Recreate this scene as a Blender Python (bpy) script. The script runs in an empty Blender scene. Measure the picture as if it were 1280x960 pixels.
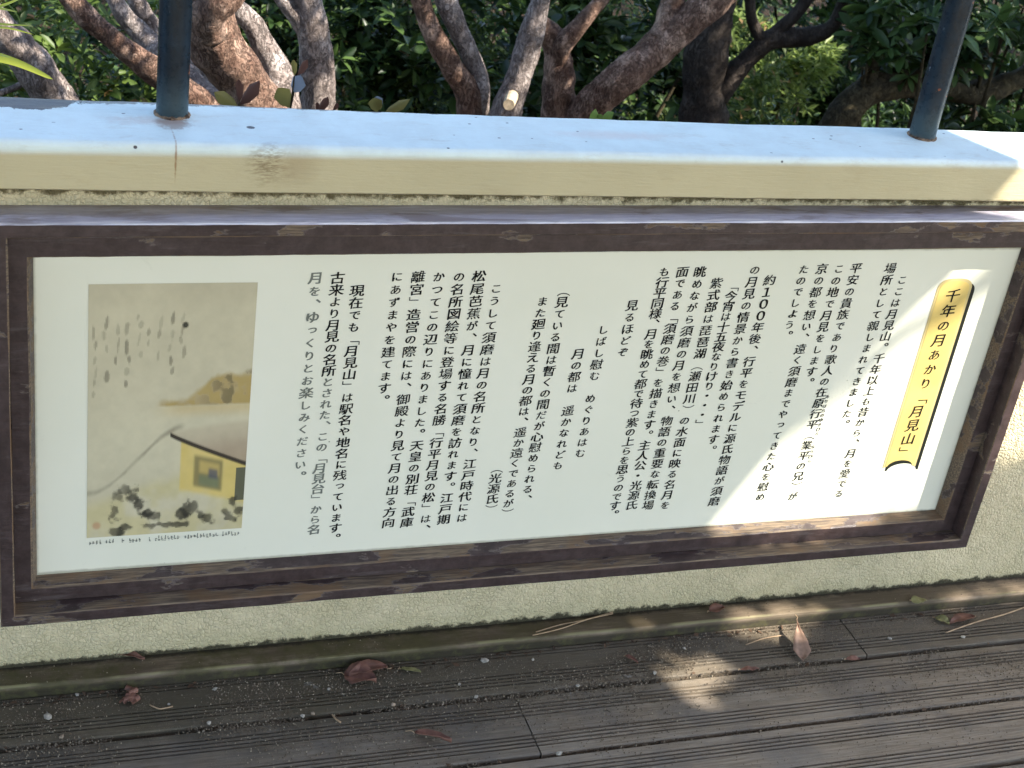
import bpy, bmesh, math, random
import numpy as np
from mathutils import Vector, Matrix, noise as mnoise

# ------------------------------------------------------------------ camera
# World: X runs along the wall, Y goes away through it, Z is up, deck top at Z = 0.
H = 1.888                       # camera height above the deck
F_PX = 1924.3                   # focal length in photo pixels (photo 1280 x 960)
cx_h = np.array((0.94260354, -0.03366441, 0.33221269))    # wall direction in camera axes (right, down, forward)
cx_v = np.array((-0.13912626, 0.8648389, 0.48238735))     # down
cx_n = np.cross(cx_h, cx_v)                                # into the wall

scene = bpy.context.scene
C = scene.collection
cam_d = bpy.data.cameras.new('camera')
cam = bpy.data.objects.new('camera', cam_d)
C.objects.link(cam)
scene.camera = cam
right = Vector((cx_h[0], cx_n[0], -cx_v[0]))
down = Vector((cx_h[1], cx_n[1], -cx_v[1]))
fwd = Vector((cx_h[2], cx_n[2], -cx_v[2]))
right.normalize(); fwd.normalize(); down = fwd.cross(right).normalized()
M = Matrix((right, -down, -fwd)).transposed().to_4x4()
M.translation = Vector((0, 0, H))
cam.matrix_world = M
cam_d.sensor_width = 36.0
cam_d.lens = F_PX / 1280 * 36.0
cam_d.clip_start = 0.05
cam_d.clip_end = 1000
cam_d.dof.use_dof = True
cam_d.dof.focus_distance = 2.75
cam_d.dof.aperture_fstop = 11.0

# ------------------------------------------------------------------ light
S = Vector((0.0857, -0.058, 0.1065)).normalized()          # towards the sun
EL = math.asin(S.z)
AZ = math.atan2(S.x, S.y)
world = bpy.data.worlds.new('World'); scene.world = world
world.use_nodes = True
wn = world.node_tree
for n_ in list(wn.nodes): wn.nodes.remove(n_)
sky = wn.nodes.new('ShaderNodeTexSky'); sky.sky_type = 'NISHITA'; sky.sun_disc = False
sky.sun_elevation = EL; sky.sun_rotation = AZ; sky.altitude = 50
bg = wn.nodes.new('ShaderNodeBackground'); bg.inputs['Strength'].default_value = 0.15
wo = wn.nodes.new('ShaderNodeOutputWorld')
wn.links.new(sky.outputs[0], bg.inputs[0]); wn.links.new(bg.outputs[0], wo.inputs[0])
sd = bpy.data.lights.new('sun', 'SUN'); sd.energy = 4.4; sd.angle = math.radians(0.55)
sd.color = (1.0, 0.93, 0.82)
sun = bpy.data.objects.new('sun', sd); C.objects.link(sun)
sun.rotation_euler = S.to_track_quat('Z', 'Y').to_euler()
sun.location = S * 30
scene.view_settings.view_transform = 'Standard'
scene.view_settings.look = 'None'
scene.view_settings.exposure = 1.86
scene.view_settings.gamma = 1.0
scene.cycles.max_bounces = 8

rnd = random.Random(7)
nr = np.random.RandomState(11)

# ------------------------------------------------------------------ pixel -> world helpers (authoring only)
def ray(x, y):
    r = np.array((x - 640, y - 480, F_PX))
    return r @ cx_h, r @ cx_n, -(r @ cx_v)
def at(x, y, Y):
    a, b, c = ray(x, y); k = Y / b
    return Vector((a * k, Y, H + c * k))
def atz(x, y, Z=0.0):
    a, b, c = ray(x, y); k = (Z - H) / c
    return Vector((a * k, b * k, Z))
def ppm(x, y, Y):               # pixels per metre there
    p = at(x, y, Y) - Vector((0, 0, H))
    return F_PX / p.dot(fwd)

# ------------------------------------------------------------------ object helpers
def empty(name, loc, label=None, cat=None, group=None):
    o = bpy.data.objects.new(name, None); C.objects.link(o)
    o.location = loc; o.empty_display_size = 0.1
    tag(o, label, cat, group)
    return o
def tag(o, label=None, cat=None, group=None, kind=None):
    if label: o['label'] = label
    if cat: o['category'] = cat
    if group: o['group'] = group
    if kind: o['kind'] = kind
    return o
def wloc(o):
    v = Vector((0, 0, 0))
    while o is not None:
        v += o.location; o = o.parent
    return v
def mk(name, verts, faces, mat, parent=None, smooth=False, loc=None):
    base = wloc(parent) if parent else Vector((0, 0, 0))
    if loc is not None: base = Vector(loc)
    vs = np.array([tuple(v) for v in verts], dtype=float) if not isinstance(verts, np.ndarray) else verts
    vs = vs - np.array(base)
    me = bpy.data.meshes.new(name)
    me.from_pydata(vs.tolist(), [], faces if isinstance(faces, list) else faces.tolist())
    me.update()
    o = bpy.data.objects.new(name, me); C.objects.link(o)
    if parent is not None:
        o.parent = parent
        if loc is not None: o.location = base - wloc(parent)
    elif loc is not None:
        o.location = base
    if mat: me.materials.append(mat)
    if smooth:
        me.polygons.foreach_set('use_smooth', [True] * len(me.polygons))
    return o

# ------------------------------------------------------------------ node helpers
class NT:
    def __init__(s, name, rough=0.7, spec=0.3):
        s.m = bpy.data.materials.new(name); s.m.use_nodes = True
        s.t = s.m.node_tree; s.t.nodes.clear()
        s.out = s.n('ShaderNodeOutputMaterial')
        s.p = s.n('ShaderNodeBsdfPrincipled')
        s.p.inputs['Roughness'].default_value = rough
        s.p.inputs['Specular IOR Level'].default_value = spec
        s.l(s.p.outputs[0], s.out.inputs[0])
        s.geo = s.n('ShaderNodeNewGeometry')
        s.pos = s.geo.outputs['Position']
    def n(s, t, **k):
        x = s.t.nodes.new(t)
        for a, b in k.items(): setattr(x, a, b)
        return x
    def l(s, a, b): s.t.links.new(a, b)
    def setin(s, sock, v):
        if hasattr(v, 'node'): s.l(v, sock)
        else: sock.default_value = v
    def obj(s):
        s.pos = s.n('ShaderNodeTexCoord').outputs['Object']; return s.pos
    def map(s, scale=(1, 1, 1), loc=(0, 0, 0), src=None, rot=(0, 0, 0)):
        m = s.n('ShaderNodeMapping')
        m.inputs['Scale'].default_value = scale; m.inputs['Location'].default_value = loc
        m.inputs['Rotation'].default_value = rot
        s.l(src or s.pos, m.inputs[0]); return m.outputs[0]
    def noise(s, scale, detail=4, rough=0.55, src=None, dist=0.0):
        x = s.n('ShaderNodeTexNoise'); x.inputs['Scale'].default_value = scale
        x.inputs['Detail'].default_value = detail; x.inputs['Roughness'].default_value = rough
        x.inputs['Distortion'].default_value = dist
        s.l(src or s.pos, x.inputs['Vector']); return x.outputs['Fac']
    def voro(s, scale, feature='F1', src=None, out='Distance', rand=1.0):
        x = s.n('ShaderNodeTexVoronoi', feature=feature); x.inputs['Scale'].default_value = scale
        x.inputs['Randomness'].default_value = rand
        s.l(src or s.pos, x.inputs['Vector']); return x.outputs[out]
    def ramp(s, v, a, b, c0=0.0, c1=1.0, smooth=True):
        x = s.n('ShaderNodeMapRange'); x.interpolation_type = 'SMOOTHSTEP' if smooth else 'LINEAR'
        s.l(v, x.inputs[0])
        for i, q in enumerate((a, b, c0, c1)): x.inputs[i + 1].default_value = q
        return x.outputs[0]
    def math(s, op, a, b=0.0, c=0.0, clamp=False):
        x = s.n('ShaderNodeMath', operation=op); x.use_clamp = clamp
        s.setin(x.inputs[0], a); s.setin(x.inputs[1], b); s.setin(x.inputs[2], c)
        return x.outputs[0]
    def mix(s, f, a, b):
        x = s.n('ShaderNodeMix', data_type='RGBA')
        s.setin(x.inputs[0], f)
        s.setin(x.inputs[6], (*a, 1) if isinstance(a, tuple) else a)
        s.setin(x.inputs[7], (*b, 1) if isinstance(b, tuple) else b)
        return x.outputs[2]
    def blob(s, p, r, soft=0.5, wob=0.0, wscale=20):
        """1 inside an ellipsoid at p with radii r, edges broken by noise"""
        m = s.n('ShaderNodeMapping', vector_type='POINT')
        m.inputs['Scale'].default_value = tuple(1 / q for q in r)
        m.inputs['Location'].default_value = tuple(-a / q for a, q in zip(p, r))
        s.l(s.pos, m.inputs[0])
        d = s.n('ShaderNodeVectorMath', operation='LENGTH'); s.l(m.outputs[0], d.inputs[0])
        v = d.outputs['Value']
        if wob:
            nz = s.math('MULTIPLY', s.math('SUBTRACT', s.noise(wscale, 6, 0.7), 0.5), wob)
            v = s.math('ADD', v, nz)
        return s.ramp(v, 1 - soft, 1 + 0.001, 1.0, 0.0)
    def color(s, c): s.setin(s.p.inputs['Base Color'], (*c, 1) if isinstance(c, tuple) else c)
    def rough(s, v): s.setin(s.p.inputs['Roughness'], v)
    def bump(s, h, strength=0.5, dist=0.002, normal=None):
        b = s.n('ShaderNodeBump'); b.inputs['Strength'].default_value = strength
        b.inputs['Distance'].default_value = dist
        s.l(h, b.inputs['Height'])
        if normal is not None: s.l(normal, b.inputs['Normal'])
        s.l(b.outputs[0], s.p.inputs['Normal']); return b.outputs[0]
    def sepz(s):
        x = s.n('ShaderNodeSeparateXYZ'); s.l(s.pos, x.inputs[0]); return x.outputs

# key depths and heights (metres)
YB, YM, YO, YW = 2.200, 2.175, 2.142, 2.212            # board, moulding, outer rail, wall faces
YC, YCB = 2.170, 2.335                                   # coping front and back
ZCT, ZCB = H - 0.866, H - 0.9435                          # coping top, bottom
BX0, BX1, BZ0, BZ1 = 0.096, 1.888, H - 1.651, H - 1.0495
ZS = 0.028            # top of the skirting board
TOPX = 0.0175         # extra width of the top rail  # panel opening

# ------------------------------------------------------------------ materials
def m_stucco():
    t = NT('stucco', 0.85, 0.2)
    g = t.noise(9, 4)
    wv = t.n('ShaderNodeVectorMath', operation='ADD')
    nzc = t.n('ShaderNodeTexNoise'); nzc.inputs['Scale'].default_value = 60; t.l(t.pos, nzc.inputs['Vector'])
    sc_ = t.n('ShaderNodeVectorMath', operation='SCALE'); sc_.inputs['Scale'].default_value = 0.012
    t.l(nzc.outputs['Color'], sc_.inputs[0]); t.l(t.pos, wv.inputs[0]); t.l(sc_.outputs[0], wv.inputs[1])
    v = t.voro(120, 'DISTANCE_TO_EDGE', wv.outputs[0])
    v2 = t.voro(230, 'F1', wv.outputs[0])
    n1 = t.noise(55, 5, 0.6); n2 = t.noise(330, 3, 0.6)
    h = t.math('ADD', t.math('MULTIPLY', t.ramp(n1, 0.3, 0.7), 0.9), t.math('ADD', t.math('MULTIPLY', t.ramp(v, 0.0, 0.22), 0.6), t.math('MULTIPLY', v2, -0.5)))
    h = t.math('ADD', h, t.math('MULTIPLY', n2, 0.25))
    base = t.mix(t.ramp(g, 0.3, 0.7), (0.64, 0.55, 0.345), (0.70, 0.60, 0.39))
    stn = t.ramp(t.noise(4.5, 5, 0.65, t.map((1, 1, 0.5))), 0.46, 0.68)
    base = t.mix(t.math('MULTIPLY', stn, 0.35), base, (0.44, 0.385, 0.235))
    crev = t.math('MULTIPLY', t.ramp(v, 0.07, 0.0), t.ramp(t.noise(30, 4), 0.42, 0.58))
    base = t.mix(t.math('MULTIPLY', crev, 0.7), base, (0.34, 0.30, 0.17))
    sp3 = t.sepz(); z = sp3[2]; s_x = sp3[0]
    nz = t.noise(28, 6, 0.75)
    nzl = t.noise(5, 4, 0.6)
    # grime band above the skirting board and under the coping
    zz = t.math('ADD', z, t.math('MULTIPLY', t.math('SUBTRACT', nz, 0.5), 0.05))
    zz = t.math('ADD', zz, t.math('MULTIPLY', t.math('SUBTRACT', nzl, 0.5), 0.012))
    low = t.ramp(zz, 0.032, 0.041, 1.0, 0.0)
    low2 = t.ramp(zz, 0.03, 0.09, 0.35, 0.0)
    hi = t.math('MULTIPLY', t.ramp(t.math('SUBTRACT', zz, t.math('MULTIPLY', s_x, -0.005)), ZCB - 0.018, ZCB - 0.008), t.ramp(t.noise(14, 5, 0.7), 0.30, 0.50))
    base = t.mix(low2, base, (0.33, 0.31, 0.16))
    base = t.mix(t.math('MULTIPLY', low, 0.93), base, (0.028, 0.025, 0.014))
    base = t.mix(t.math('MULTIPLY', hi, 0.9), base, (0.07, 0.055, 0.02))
    t.color(base); t.bump(h, 0.8, 0.0034)
    return t.m
def m_coping():
    t = NT('coping_paint', 0.6, 0.5)
    n1 = t.noise(220, 3, 0.6, t.map((0.12, 1, 1.4)))
    g = t.noise(4, 5)
    s = t.sepz()
    base = t.mix(t.ramp(g, 0.3, 0.7), (0.47, 0.41, 0.245), (0.52, 0.455, 0.275))
    # top: sky light painted in as a whiter, bluish tone
    nrm = t.n('ShaderNodeSeparateXYZ'); t.l(t.geo.outputs['True Normal'], nrm.inputs[0])
    top = t.ramp(s[2], ZCT - 0.016, ZCT - 0.003)
    base = t.mix(top, base, t.mix(t.ramp(t.noise(13, 6, 0.7), 0.35, 0.68), (0.68, 0.78, 0.75), (0.62, 0.70, 0.67)))
    def add(b, mask, col): return t.mix(mask, b, col)
    # rust blushes on the top
    pr = at(215, 152, 2.27)
    base = add(base, t.math('MULTIPLY', t.blob((pr.x - 0.03, 2.262, ZCT), (0.085, 0.03, 0.05), 0.95, 2.2, 30), 0.3), (0.45, 0.20, 0.10))
    base = add(base, t.math('MULTIPLY', t.blob((pr.x, 2.25, ZCT), (0.033, 0.031, 0.05), 0.5, 1.6, 60), 0.6), (0.22, 0.10, 0.05))
    base = add(base, t.math('MULTIPLY', t.blob((pr.x - 0.006, 2.19, ZCT - 0.02), (0.0025, 0.06, 0.045), 0.6, 1.3, 90), 0.75), (0.25, 0.11, 0.03))
    q = at(335, 205, YC)
    st = t.math('MULTIPLY', t.blob((q.x, YC, q.z), (0.05, 0.03, 0.05), 0.9, 0.9, 25),
                t.ramp(t.noise(150, 4, 0.7, t.map((0.5, 1, 2.2))), 0.40, 0.60))
    base = add(base, t.math('MULTIPLY', st, 0.7), (0.16, 0.10, 0.035))
    q2 = at(372, 205, YC)
    base = add(base, t.math('MULTIPLY', t.blob((q2.x, YC, q2.z), (0.05, 0.03, 0.045), 0.9, 0.9, 25), 0.3), (0.25, 0.15, 0.06))
    q = atz(770, 172, ZCT)
    base = add(base, t.math('MULTIPLY', t.blob(q, (0.16, 0.03, 0.05), 0.9, 1.0, 40), 0.35), (0.62, 0.42, 0.34))
    # bare dark patch at the left end and scattered chips
    q = atz(28, 131, ZCT)
    ch = t.blob(q, (0.085, 0.042, 0.06), 0.08, 1.3, 38)
    q = atz(122, 128, ZCT)
    ch = t.math('MAXIMUM', ch, t.blob(q, (0.018, 0.010, 0.05), 0.1, 0.7, 80))
    q = atz(313, 165, ZCT)
    ch = t.math('MAXIMUM', ch, t.blob(q, (0.007, 0.006, 0.05), 0.1, 0.3, 80))
    tiny = t.math('MULTIPLY', t.ramp(t.voro(26, src=t.map((1, 1.6, 1))), 0.085, 0.06), t.ramp(t.noise(7, 2), 0.42, 0.48))
    tiny = t.math('MULTIPLY', tiny, top)
    ch = t.math('MAXIMUM', ch, tiny)
    base = add(base, ch, t.mix(t.noise(200, 3), (0.03, 0.035, 0.045), (0.10, 0.09, 0.09)))
    fm = t.noise(30, 8, 0.8, t.map((0.35, 1, 1)))
    base = add(base, t.math('MULTIPLY', t.ramp(fm, 0.52, 0.68), 0.22), (0.36, 0.27, 0.15))
    bk = t.math('ADD', s[1], t.math('MULTIPLY', t.math('SUBTRACT', t.noise(34, 6, 0.75), 0.5), 0.05))
    base = add(base, t.math('MULTIPLY', t.ramp(bk, YCB - 0.006, YCB - 0.001), 0.8), (0.10, 0.09, 0.08))
    # thin hairline specks on the face
    sp = t.math('MULTIPLY', t.ramp(t.noise(90, 6, 0.8, t.map((1, 1, 2))), 0.70, 0.74), 0.6)
    base = add(base, sp, (0.2, 0.14, 0.07))
    # grime at the lower arris
    zz = t.math('ADD', s[2], t.math('MULTIPLY', t.math('SUBTRACT', t.noise(40, 5, 0.7), 0.5), 0.012))
    base = add(base, t.ramp(zz, ZCB + 0.001, ZCB + 0.007, 0.6, 0.0), (0.16, 0.12, 0.05))
    t.color(base)
    t.rough(t.ramp(top, 0, 1, 0.65, 0.5))
    hh = t.math('ADD', n1, t.math('MULTIPLY', ch, -1.2))
    t.bump(t.math('ADD', hh, t.math('MULTIPLY', t.noise(60, 5, 0.7, t.map((0.3, 1, 1))), 1.2)), 0.6, 0.0014)
    return t.m
def m_frame(name, peel=0.5, top_soft=False, seed=0.0, lit=False):
    """dark purple-brown paint flaking off weathered timber"""
    t = NT(name, 0.5, 0.45)
    sx = t.map((0.38, 1, 1), (seed, seed, 0))
    n = t.noise(19, 9, 0.60, sx, 0.2)
    fine = t.noise(300, 4, 0.65, t.map((0.06, 1, 1)))
    gen = t.noise(6, 3, 0.5, t.map((0.5, 1, 1), (seed, 3, 0)))
    mask = t.ramp(t.math('ADD', n, t.math('MULTIPLY', gen, 0.35)), peel + 0.155, peel + 0.17)
    edge = t.math('SUBTRACT', t.ramp(t.math('ADD', n, t.math('MULTIPLY', gen, 0.35)), peel + 0.14, peel + 0.155), mask)
    paint = t.mix(t.ramp(t.noise(40, 5, 0.7), 0.3, 0.75), (0.031, 0.0185, 0.0165), (0.064, 0.042, 0.040))
    chalk = t.ramp(t.noise(60, 6, 0.75, t.map((0.15, 1, 1))), 0.54, 0.70)
    paint = t.mix(t.math('MULTIPLY', chalk, 0.35), paint, (0.14, 0.12, 0.115))
    wood = t.mix(t.ramp(fine, 0.35, 0.7), (0.065, 0.045, 0.032), (0.21, 0.155, 0.10))
    wood = t.mix(t.math('MULTIPLY', t.ramp(t.noise(12, 4), 0.45, 0.65), 0.7), wood, (0.15, 0.085, 0.04))
    c = t.mix(mask, paint, wood)
    c = t.mix(t.math('MULTIPLY', edge, 0.3), c, (0.26, 0.22, 0.19))
    t.color(c)
    t.rough(t.math('ADD', t.math('MULTIPLY', mask, 0.25), t.ramp(fine, 0.3, 0.8, 0.38, 0.62)))
    h = t.math('ADD', t.math('MULTIPLY', mask, -1.0), t.math('MULTIPLY', fine, 0.7))
    t.bump(h, 0.6, 0.001)
    return t.m
def m_shelf():
    """top ledge of the frame: worn paint, sky reflection painted in as lavender, bleached fibres at the front lip"""
    t = NT('frame_worn_sky_sheen', 0.35, 0.7)
    y = t.sepz()[1]
    fine = t.noise(260, 5, 0.7, t.map((0.05, 1, 1)))
    big = t.noise(20, 6, 0.65, t.map((0.25, 1, 1)), 0.5)
    c = t.mix(t.ramp(fine, 0.3, 0.75), (0.36, 0.34, 0.41), (0.62, 0.60, 0.68))  # pale lavender paints in the sky's reflection on the ledge
    c = t.mix(t.math('MULTIPLY', t.ramp(big, 0.52, 0.60), 0.6), c, (0.20, 0.155, 0.15))
    yy = t.math('ADD', y, t.math('MULTIPLY', t.math('SUBTRACT', big, 0.5), 0.05))
    lip = t.ramp(yy, YO + 0.004, YO + 0.016, 1.0, 0.0)
    c = t.mix(t.math('MULTIPLY', lip, t.ramp(fine, 0.35, 0.6)), c, (0.72, 0.69, 0.68))
    dirt = t.ramp(yy, YW - 0.02, YW - 0.005)
    c = t.mix(t.math('MULTIPLY', dirt, 0.6), c, (0.16, 0.11, 0.08))
    knot = t.ramp(t.voro(3.3, src=t.map((1, 0.5, 1), (0.3, 0, 0))), 0.035, 0.02)
    c = t.mix(knot, c, (0.05, 0.025, 0.018))
    t.color(c); t.rough(t.ramp(fine, 0.3, 0.8, 0.3, 0.6))
    t.bump(t.math('ADD', fine, big), 0.6, 0.0015)
    return t.m
def m_panel():
    t = NT('sign_panel', 0.42, 0.35)
    c = t.mix(t.ramp(t.noise(3, 4), 0.3, 0.7), (0.73, 0.72, 0.58), (0.77, 0.755, 0.62))
    sm = t.ramp(t.noise(22, 6, 0.7, dist=1.0), 0.64, 0.72)
    c = t.mix(t.math('MULTIPLY', sm, 0.16), c, (0.50, 0.49, 0.38))
    sp = t.math('MULTIPLY', t.ramp(t.voro(24), 0.045, 0.03), t.ramp(t.noise(5, 2), 0.52, 0.57))
    c = t.mix(t.math('MULTIPLY', sp, 0.7), c, (0.20, 0.20, 0.12))
    # thin dirt line along the edges of the opening
    s = t.sepz()
    ex = t.math('MINIMUM', t.math('SUBTRACT', s[0], BX0), t.math('SUBTRACT', BX1, s[0]))
    ez = t.math('MINIMUM', t.math('SUBTRACT', s[2], BZ0), t.math('SUBTRACT', BZ1, s[2]))
    e = t.math('ADD', t.math('MINIMUM', ex, ez), t.math('MULTIPLY', t.math('SUBTRACT', t.noise(50, 5), 0.5), 0.006))
    c = t.mix(t.ramp(e, 0.0, 0.006, 0.6, 0.0), c, (0.22, 0.2, 0.12))
    t.color(c)
    t.bump(t.noise(30, 3), 0.15, 0.001)
    return t.m
def m_flat(name, c, rough=0.6, spec=0.3, var=0.0, vs=60):
    t = NT(name, rough, spec)
    if var:
        a = tuple(q * (1 - var) for q in c); b = tuple(min(1, q * (1 + var)) for q in c)
        t.color(t.mix(t.ramp(t.noise(vs, 4), 0.3, 0.7), a, b))
    else: t.color(c)
    return t.m
def m_deck():
    t = NT('weathered_deck', 0.75, 0.3)
    info = t.n('ShaderNodeObjectInfo')
    fine = t.noise(260, 5, 0.7, t.map((0.04, 1, 1)))
    med = t.noise(30, 6, 0.7, t.map((0.25, 1, 1)))
    big = t.noise(2.6, 4, 0.6)
    c = t.mix(t.ramp(fine, 0.32, 0.72), (0.15, 0.117, 0.082), (0.29, 0.235, 0.172))
    c = t.mix(t.math('MULTIPLY', t.ramp(med, 0.42, 0.68), 0.5), c, (0.25, 0.22, 0.18))
    c = t.mix(t.math('MULTIPLY', t.ramp(t.noise(7, 5, 0.6), 0.46, 0.64), 0.5), c, (0.125, 0.112, 0.10))
    # green algae towards the wall, mostly at the left
    s = t.sepz()
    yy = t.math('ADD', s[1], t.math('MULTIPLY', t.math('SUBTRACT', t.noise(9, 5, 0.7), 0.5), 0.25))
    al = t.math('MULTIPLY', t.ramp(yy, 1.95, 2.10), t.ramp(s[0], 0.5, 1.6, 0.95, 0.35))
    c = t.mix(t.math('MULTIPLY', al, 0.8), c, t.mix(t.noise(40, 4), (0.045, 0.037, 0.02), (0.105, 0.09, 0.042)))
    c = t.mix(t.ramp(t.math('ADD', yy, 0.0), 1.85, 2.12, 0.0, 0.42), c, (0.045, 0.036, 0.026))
    # sand caught on the surface
    sand = t.math('MULTIPLY', t.ramp(t.noise(420, 2, 0.9), 0.60, 0.66), t.ramp(t.noise(12, 5, 0.7), 0.46, 0.60))
    c = t.mix(t.math('MULTIPLY', sand, 0.7), c, (0.33, 0.27, 0.19))
    # scratches
    scr = t.math('MULTIPLY', t.ramp(t.noise(18, 8, 0.75, t.map((1, 1, 1)), 2.0), 0.635, 0.65), t.ramp(t.noise(6, 2), 0.5, 0.56))
    c = t.mix(t.math('MULTIPLY', scr, 0.35), c, (0.30, 0.29, 0.27))
    c = t.mix(t.math('MULTIPLY', t.math('SUBTRACT', info.outputs['Random'], 0.5), 0.6), c, (0.05, 0.045, 0.04))
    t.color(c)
    h = t.math('ADD', fine, t.math('ADD', t.math('MULTIPLY', med, 0.8), t.math('MULTIPLY', sand, 1.0)))
    t.bump(h, 0.7, 0.0022)
    return t.m
def m_skirt():
    t = NT('skirting_timber', 0.7, 0.3)
    fine = t.noise(240, 5, 0.7, t.map((0.05, 1, 1)))
    s = t.sepz()
    c = t.mix(t.ramp(fine, 0.3, 0.7), (0.115, 0.085, 0.058), (0.20, 0.155, 0.11))
    c = t.mix(t.math('MULTIPLY', t.ramp(t.noise(6, 5, 0.7, t.map((0.6, 2, 1))), 0.42, 0.6), 0.7), c, (0.075, 0.055, 0.035))
    mo = t.math('MULTIPLY', t.ramp(t.noise(10, 6, 0.7), 0.36, 0.60), t.ramp(s[0], 0.55, 1.5, 1.0, 0.25))
    c = t.mix(t.math('MULTIPLY', mo, 0.85), c, t.mix(t.noise(60, 4), (0.038, 0.033, 0.014), (0.095, 0.088, 0.032)))
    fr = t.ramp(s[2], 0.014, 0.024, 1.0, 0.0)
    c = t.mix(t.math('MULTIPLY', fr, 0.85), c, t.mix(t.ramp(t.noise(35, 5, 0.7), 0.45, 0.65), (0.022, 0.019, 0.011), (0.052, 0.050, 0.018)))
    lipn = t.math('MULTIPLY', t.blob((0, 2.163, ZS), (100, 0.005, 0.006), 0.6, 0.4, 15), t.ramp(t.noise(8, 4), 0.42, 0.58))
    c = t.mix(t.math('MULTIPLY', lipn, 0.7), c, (0.24, 0.22, 0.11))
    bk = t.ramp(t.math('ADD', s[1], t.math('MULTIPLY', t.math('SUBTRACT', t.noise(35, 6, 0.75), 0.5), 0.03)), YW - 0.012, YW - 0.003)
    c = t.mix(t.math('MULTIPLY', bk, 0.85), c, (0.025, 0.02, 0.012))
    t.color(c); t.bump(t.math('ADD', fine, t.noise(70, 4)), 0.5, 0.0015)
    return t.m
def m_post():
    t = NT('post_paint', 0.32, 0.2)
    c = t.mix(t.ramp(t.noise(14, 5, 0.7), 0.35, 0.7), (0.005, 0.011, 0.018), (0.011, 0.023, 0.036))
    ch = t.ramp(t.noise(60, 7, 0.75, t.map((1, 1, 0.6))), 0.655, 0.672)
    c = t.mix(t.math('MULTIPLY', ch, 0.55), c, (0.20, 0.25, 0.30))
    ru = t.math('MULTIPLY', t.ramp(t.noise(24, 6, 0.7, t.map((1, 1, 1), (3, 1, 2))), 0.64, 0.66), 1.0)
    c = t.mix(ru, c, (0.22, 0.075, 0.035))
    z = t.sepz()[2]
    zz = t.math('ADD', z, t.math('MULTIPLY', t.math('SUBTRACT', t.noise(70, 5, 0.7), 0.5), 0.035))
    c = t.mix(t.ramp(zz, ZCT + 0.002, ZCT + 0.010, 0.95, 0.0), c, (0.10, 0.05, 0.025))
    c = t.mix(t.ramp(zz, ZCT + 0.01, ZCT + 0.09, 0.35, 0.0), c, (0.10, 0.15, 0.16))
    t.color(c); t.rough(t.ramp(t.noise(90, 4), 0.3, 0.7, 0.22, 0.42))
    t.bump(t.math('ADD', t.noise(50, 5, 0.7), t.math('MULTIPLY', ru, 1.0)), 0.35, 0.0015)
    return t.m
def m_bark(name, a, b, hi, seed=0.0):
    t = NT(name, 0.85, 0.2)
    n1 = t.noise(26, 6, 0.65, t.map((1, 1, 0.8), (seed, 0, 0)), 0.5)
    n3 = t.noise(48, 5, 0.6, t.map((1.3, 1.3, 0.6), (seed, 0, 0)), 1.5)
    v = t.math('ABSOLUTE', t.math('SUBTRACT', n3, 0.5))
    c = t.mix(t.ramp(n1, 0.32, 0.68), a, b)
    c = t.mix(t.math('MULTIPLY', t.ramp(t.noise(11, 6, 0.7, t.map((1, 1, 1), (seed + 4, 0, 0))), 0.50, 0.62), 0.8), c, hi)
    c = t.mix(t.ramp(v, 0.0, 0.022, 0.7, 0.0), c, (0.03, 0.02, 0.015))
    fl = t.ramp(t.noise(75, 5, 0.75, t.map((1, 1, 0.8), (seed + 9, 0, 0)), 0.8), 0.58, 0.64)
    c = t.mix(t.math('MULTIPLY', fl, 0.5), c, hi)
    t.color(c)
    h = t.math('ADD', t.math('MULTIPLY', t.ramp(v, 0, 0.06), 0.8), t.math('MULTIPLY', n1, 1.4))
    t.bump(t.math('ADD', h, t.math('MULTIPLY', t.noise(150, 4, 0.7), 0.8)), 1.0, 0.006)
    return t.m
def m_leaf(name, a, b, trans=0.35, rough=0.4, old=None):
    t = NT(name, rough + 0.08, 0.28)
    at_ = t.n('ShaderNodeAttribute', attribute_name='rnd')
    c = t.mix(at_.outputs['Fac'], tuple(q * 0.8 for q in a), tuple(q * 0.85 for q in b))
    if old: c = t.mix(t.ramp(at_.outputs['Fac'], 0.93, 0.97), c, old)
    t.color(c)
    tr = t.n('ShaderNodeBsdfTranslucent'); t.l(c, tr.inputs[0])
    mx = t.n('ShaderNodeMixShader'); mx.inputs[0].default_value = trans
    t.l(t.p.outputs[0], mx.inputs[1]); t.l(tr.outputs[0], mx.inputs[2]); t.l(mx.outputs[0], t.out.inputs[0])
    return t.m
def m_soil():
    t = NT('woodland_soil', 0.95, 0.1)
    c = t.mix(t.noise(3, 6, 0.7), (0.010, 0.008, 0.005), (0.028, 0.020, 0.013))
    lit = t.ramp(t.voro(30, out='Distance'), 0.2, 0.5)
    c = t.mix(t.math('MULTIPLY', lit, 0.5), c, (0.05, 0.032, 0.02))
    t.color(c); t.bump(t.noise(40, 6, 0.7), 0.8, 0.02)
    return t.m

M_STUCCO = m_stucco(); M_COPING = m_coping()
M_FRAME = m_frame('frame_paint_top', 0.575, seed=0.0)
M_MOULD = m_frame('frame_paint_moulding', 0.66, seed=5.0)
M_LOWER = m_frame('frame_paint_lower', 0.63, seed=9.0)
M_BEVEL = m_frame('frame_bare_bevel', 0.50, seed=2.0)
M_ARRIS = m_frame('frame_worn_arris', 0.40, seed=4.0); M_SHELF = m_shelf(); M_PANEL = m_panel()
M_INK = m_flat('black_ink', (0.010, 0.010, 0.009), 0.85, 0.1)
M_INK2 = m_flat('faded_ink', (0.16, 0.17, 0.14), 0.6, 0.2)
M_DECK = m_deck(); M_SKIRT = m_skirt(); M_POST = m_post()
M_SOIL = m_soil()
M_BARK_GREY = m_bark('bark_grey', (0.16, 0.125, 0.11), (0.31, 0.26, 0.235), (0.46, 0.40, 0.37), 0)
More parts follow.
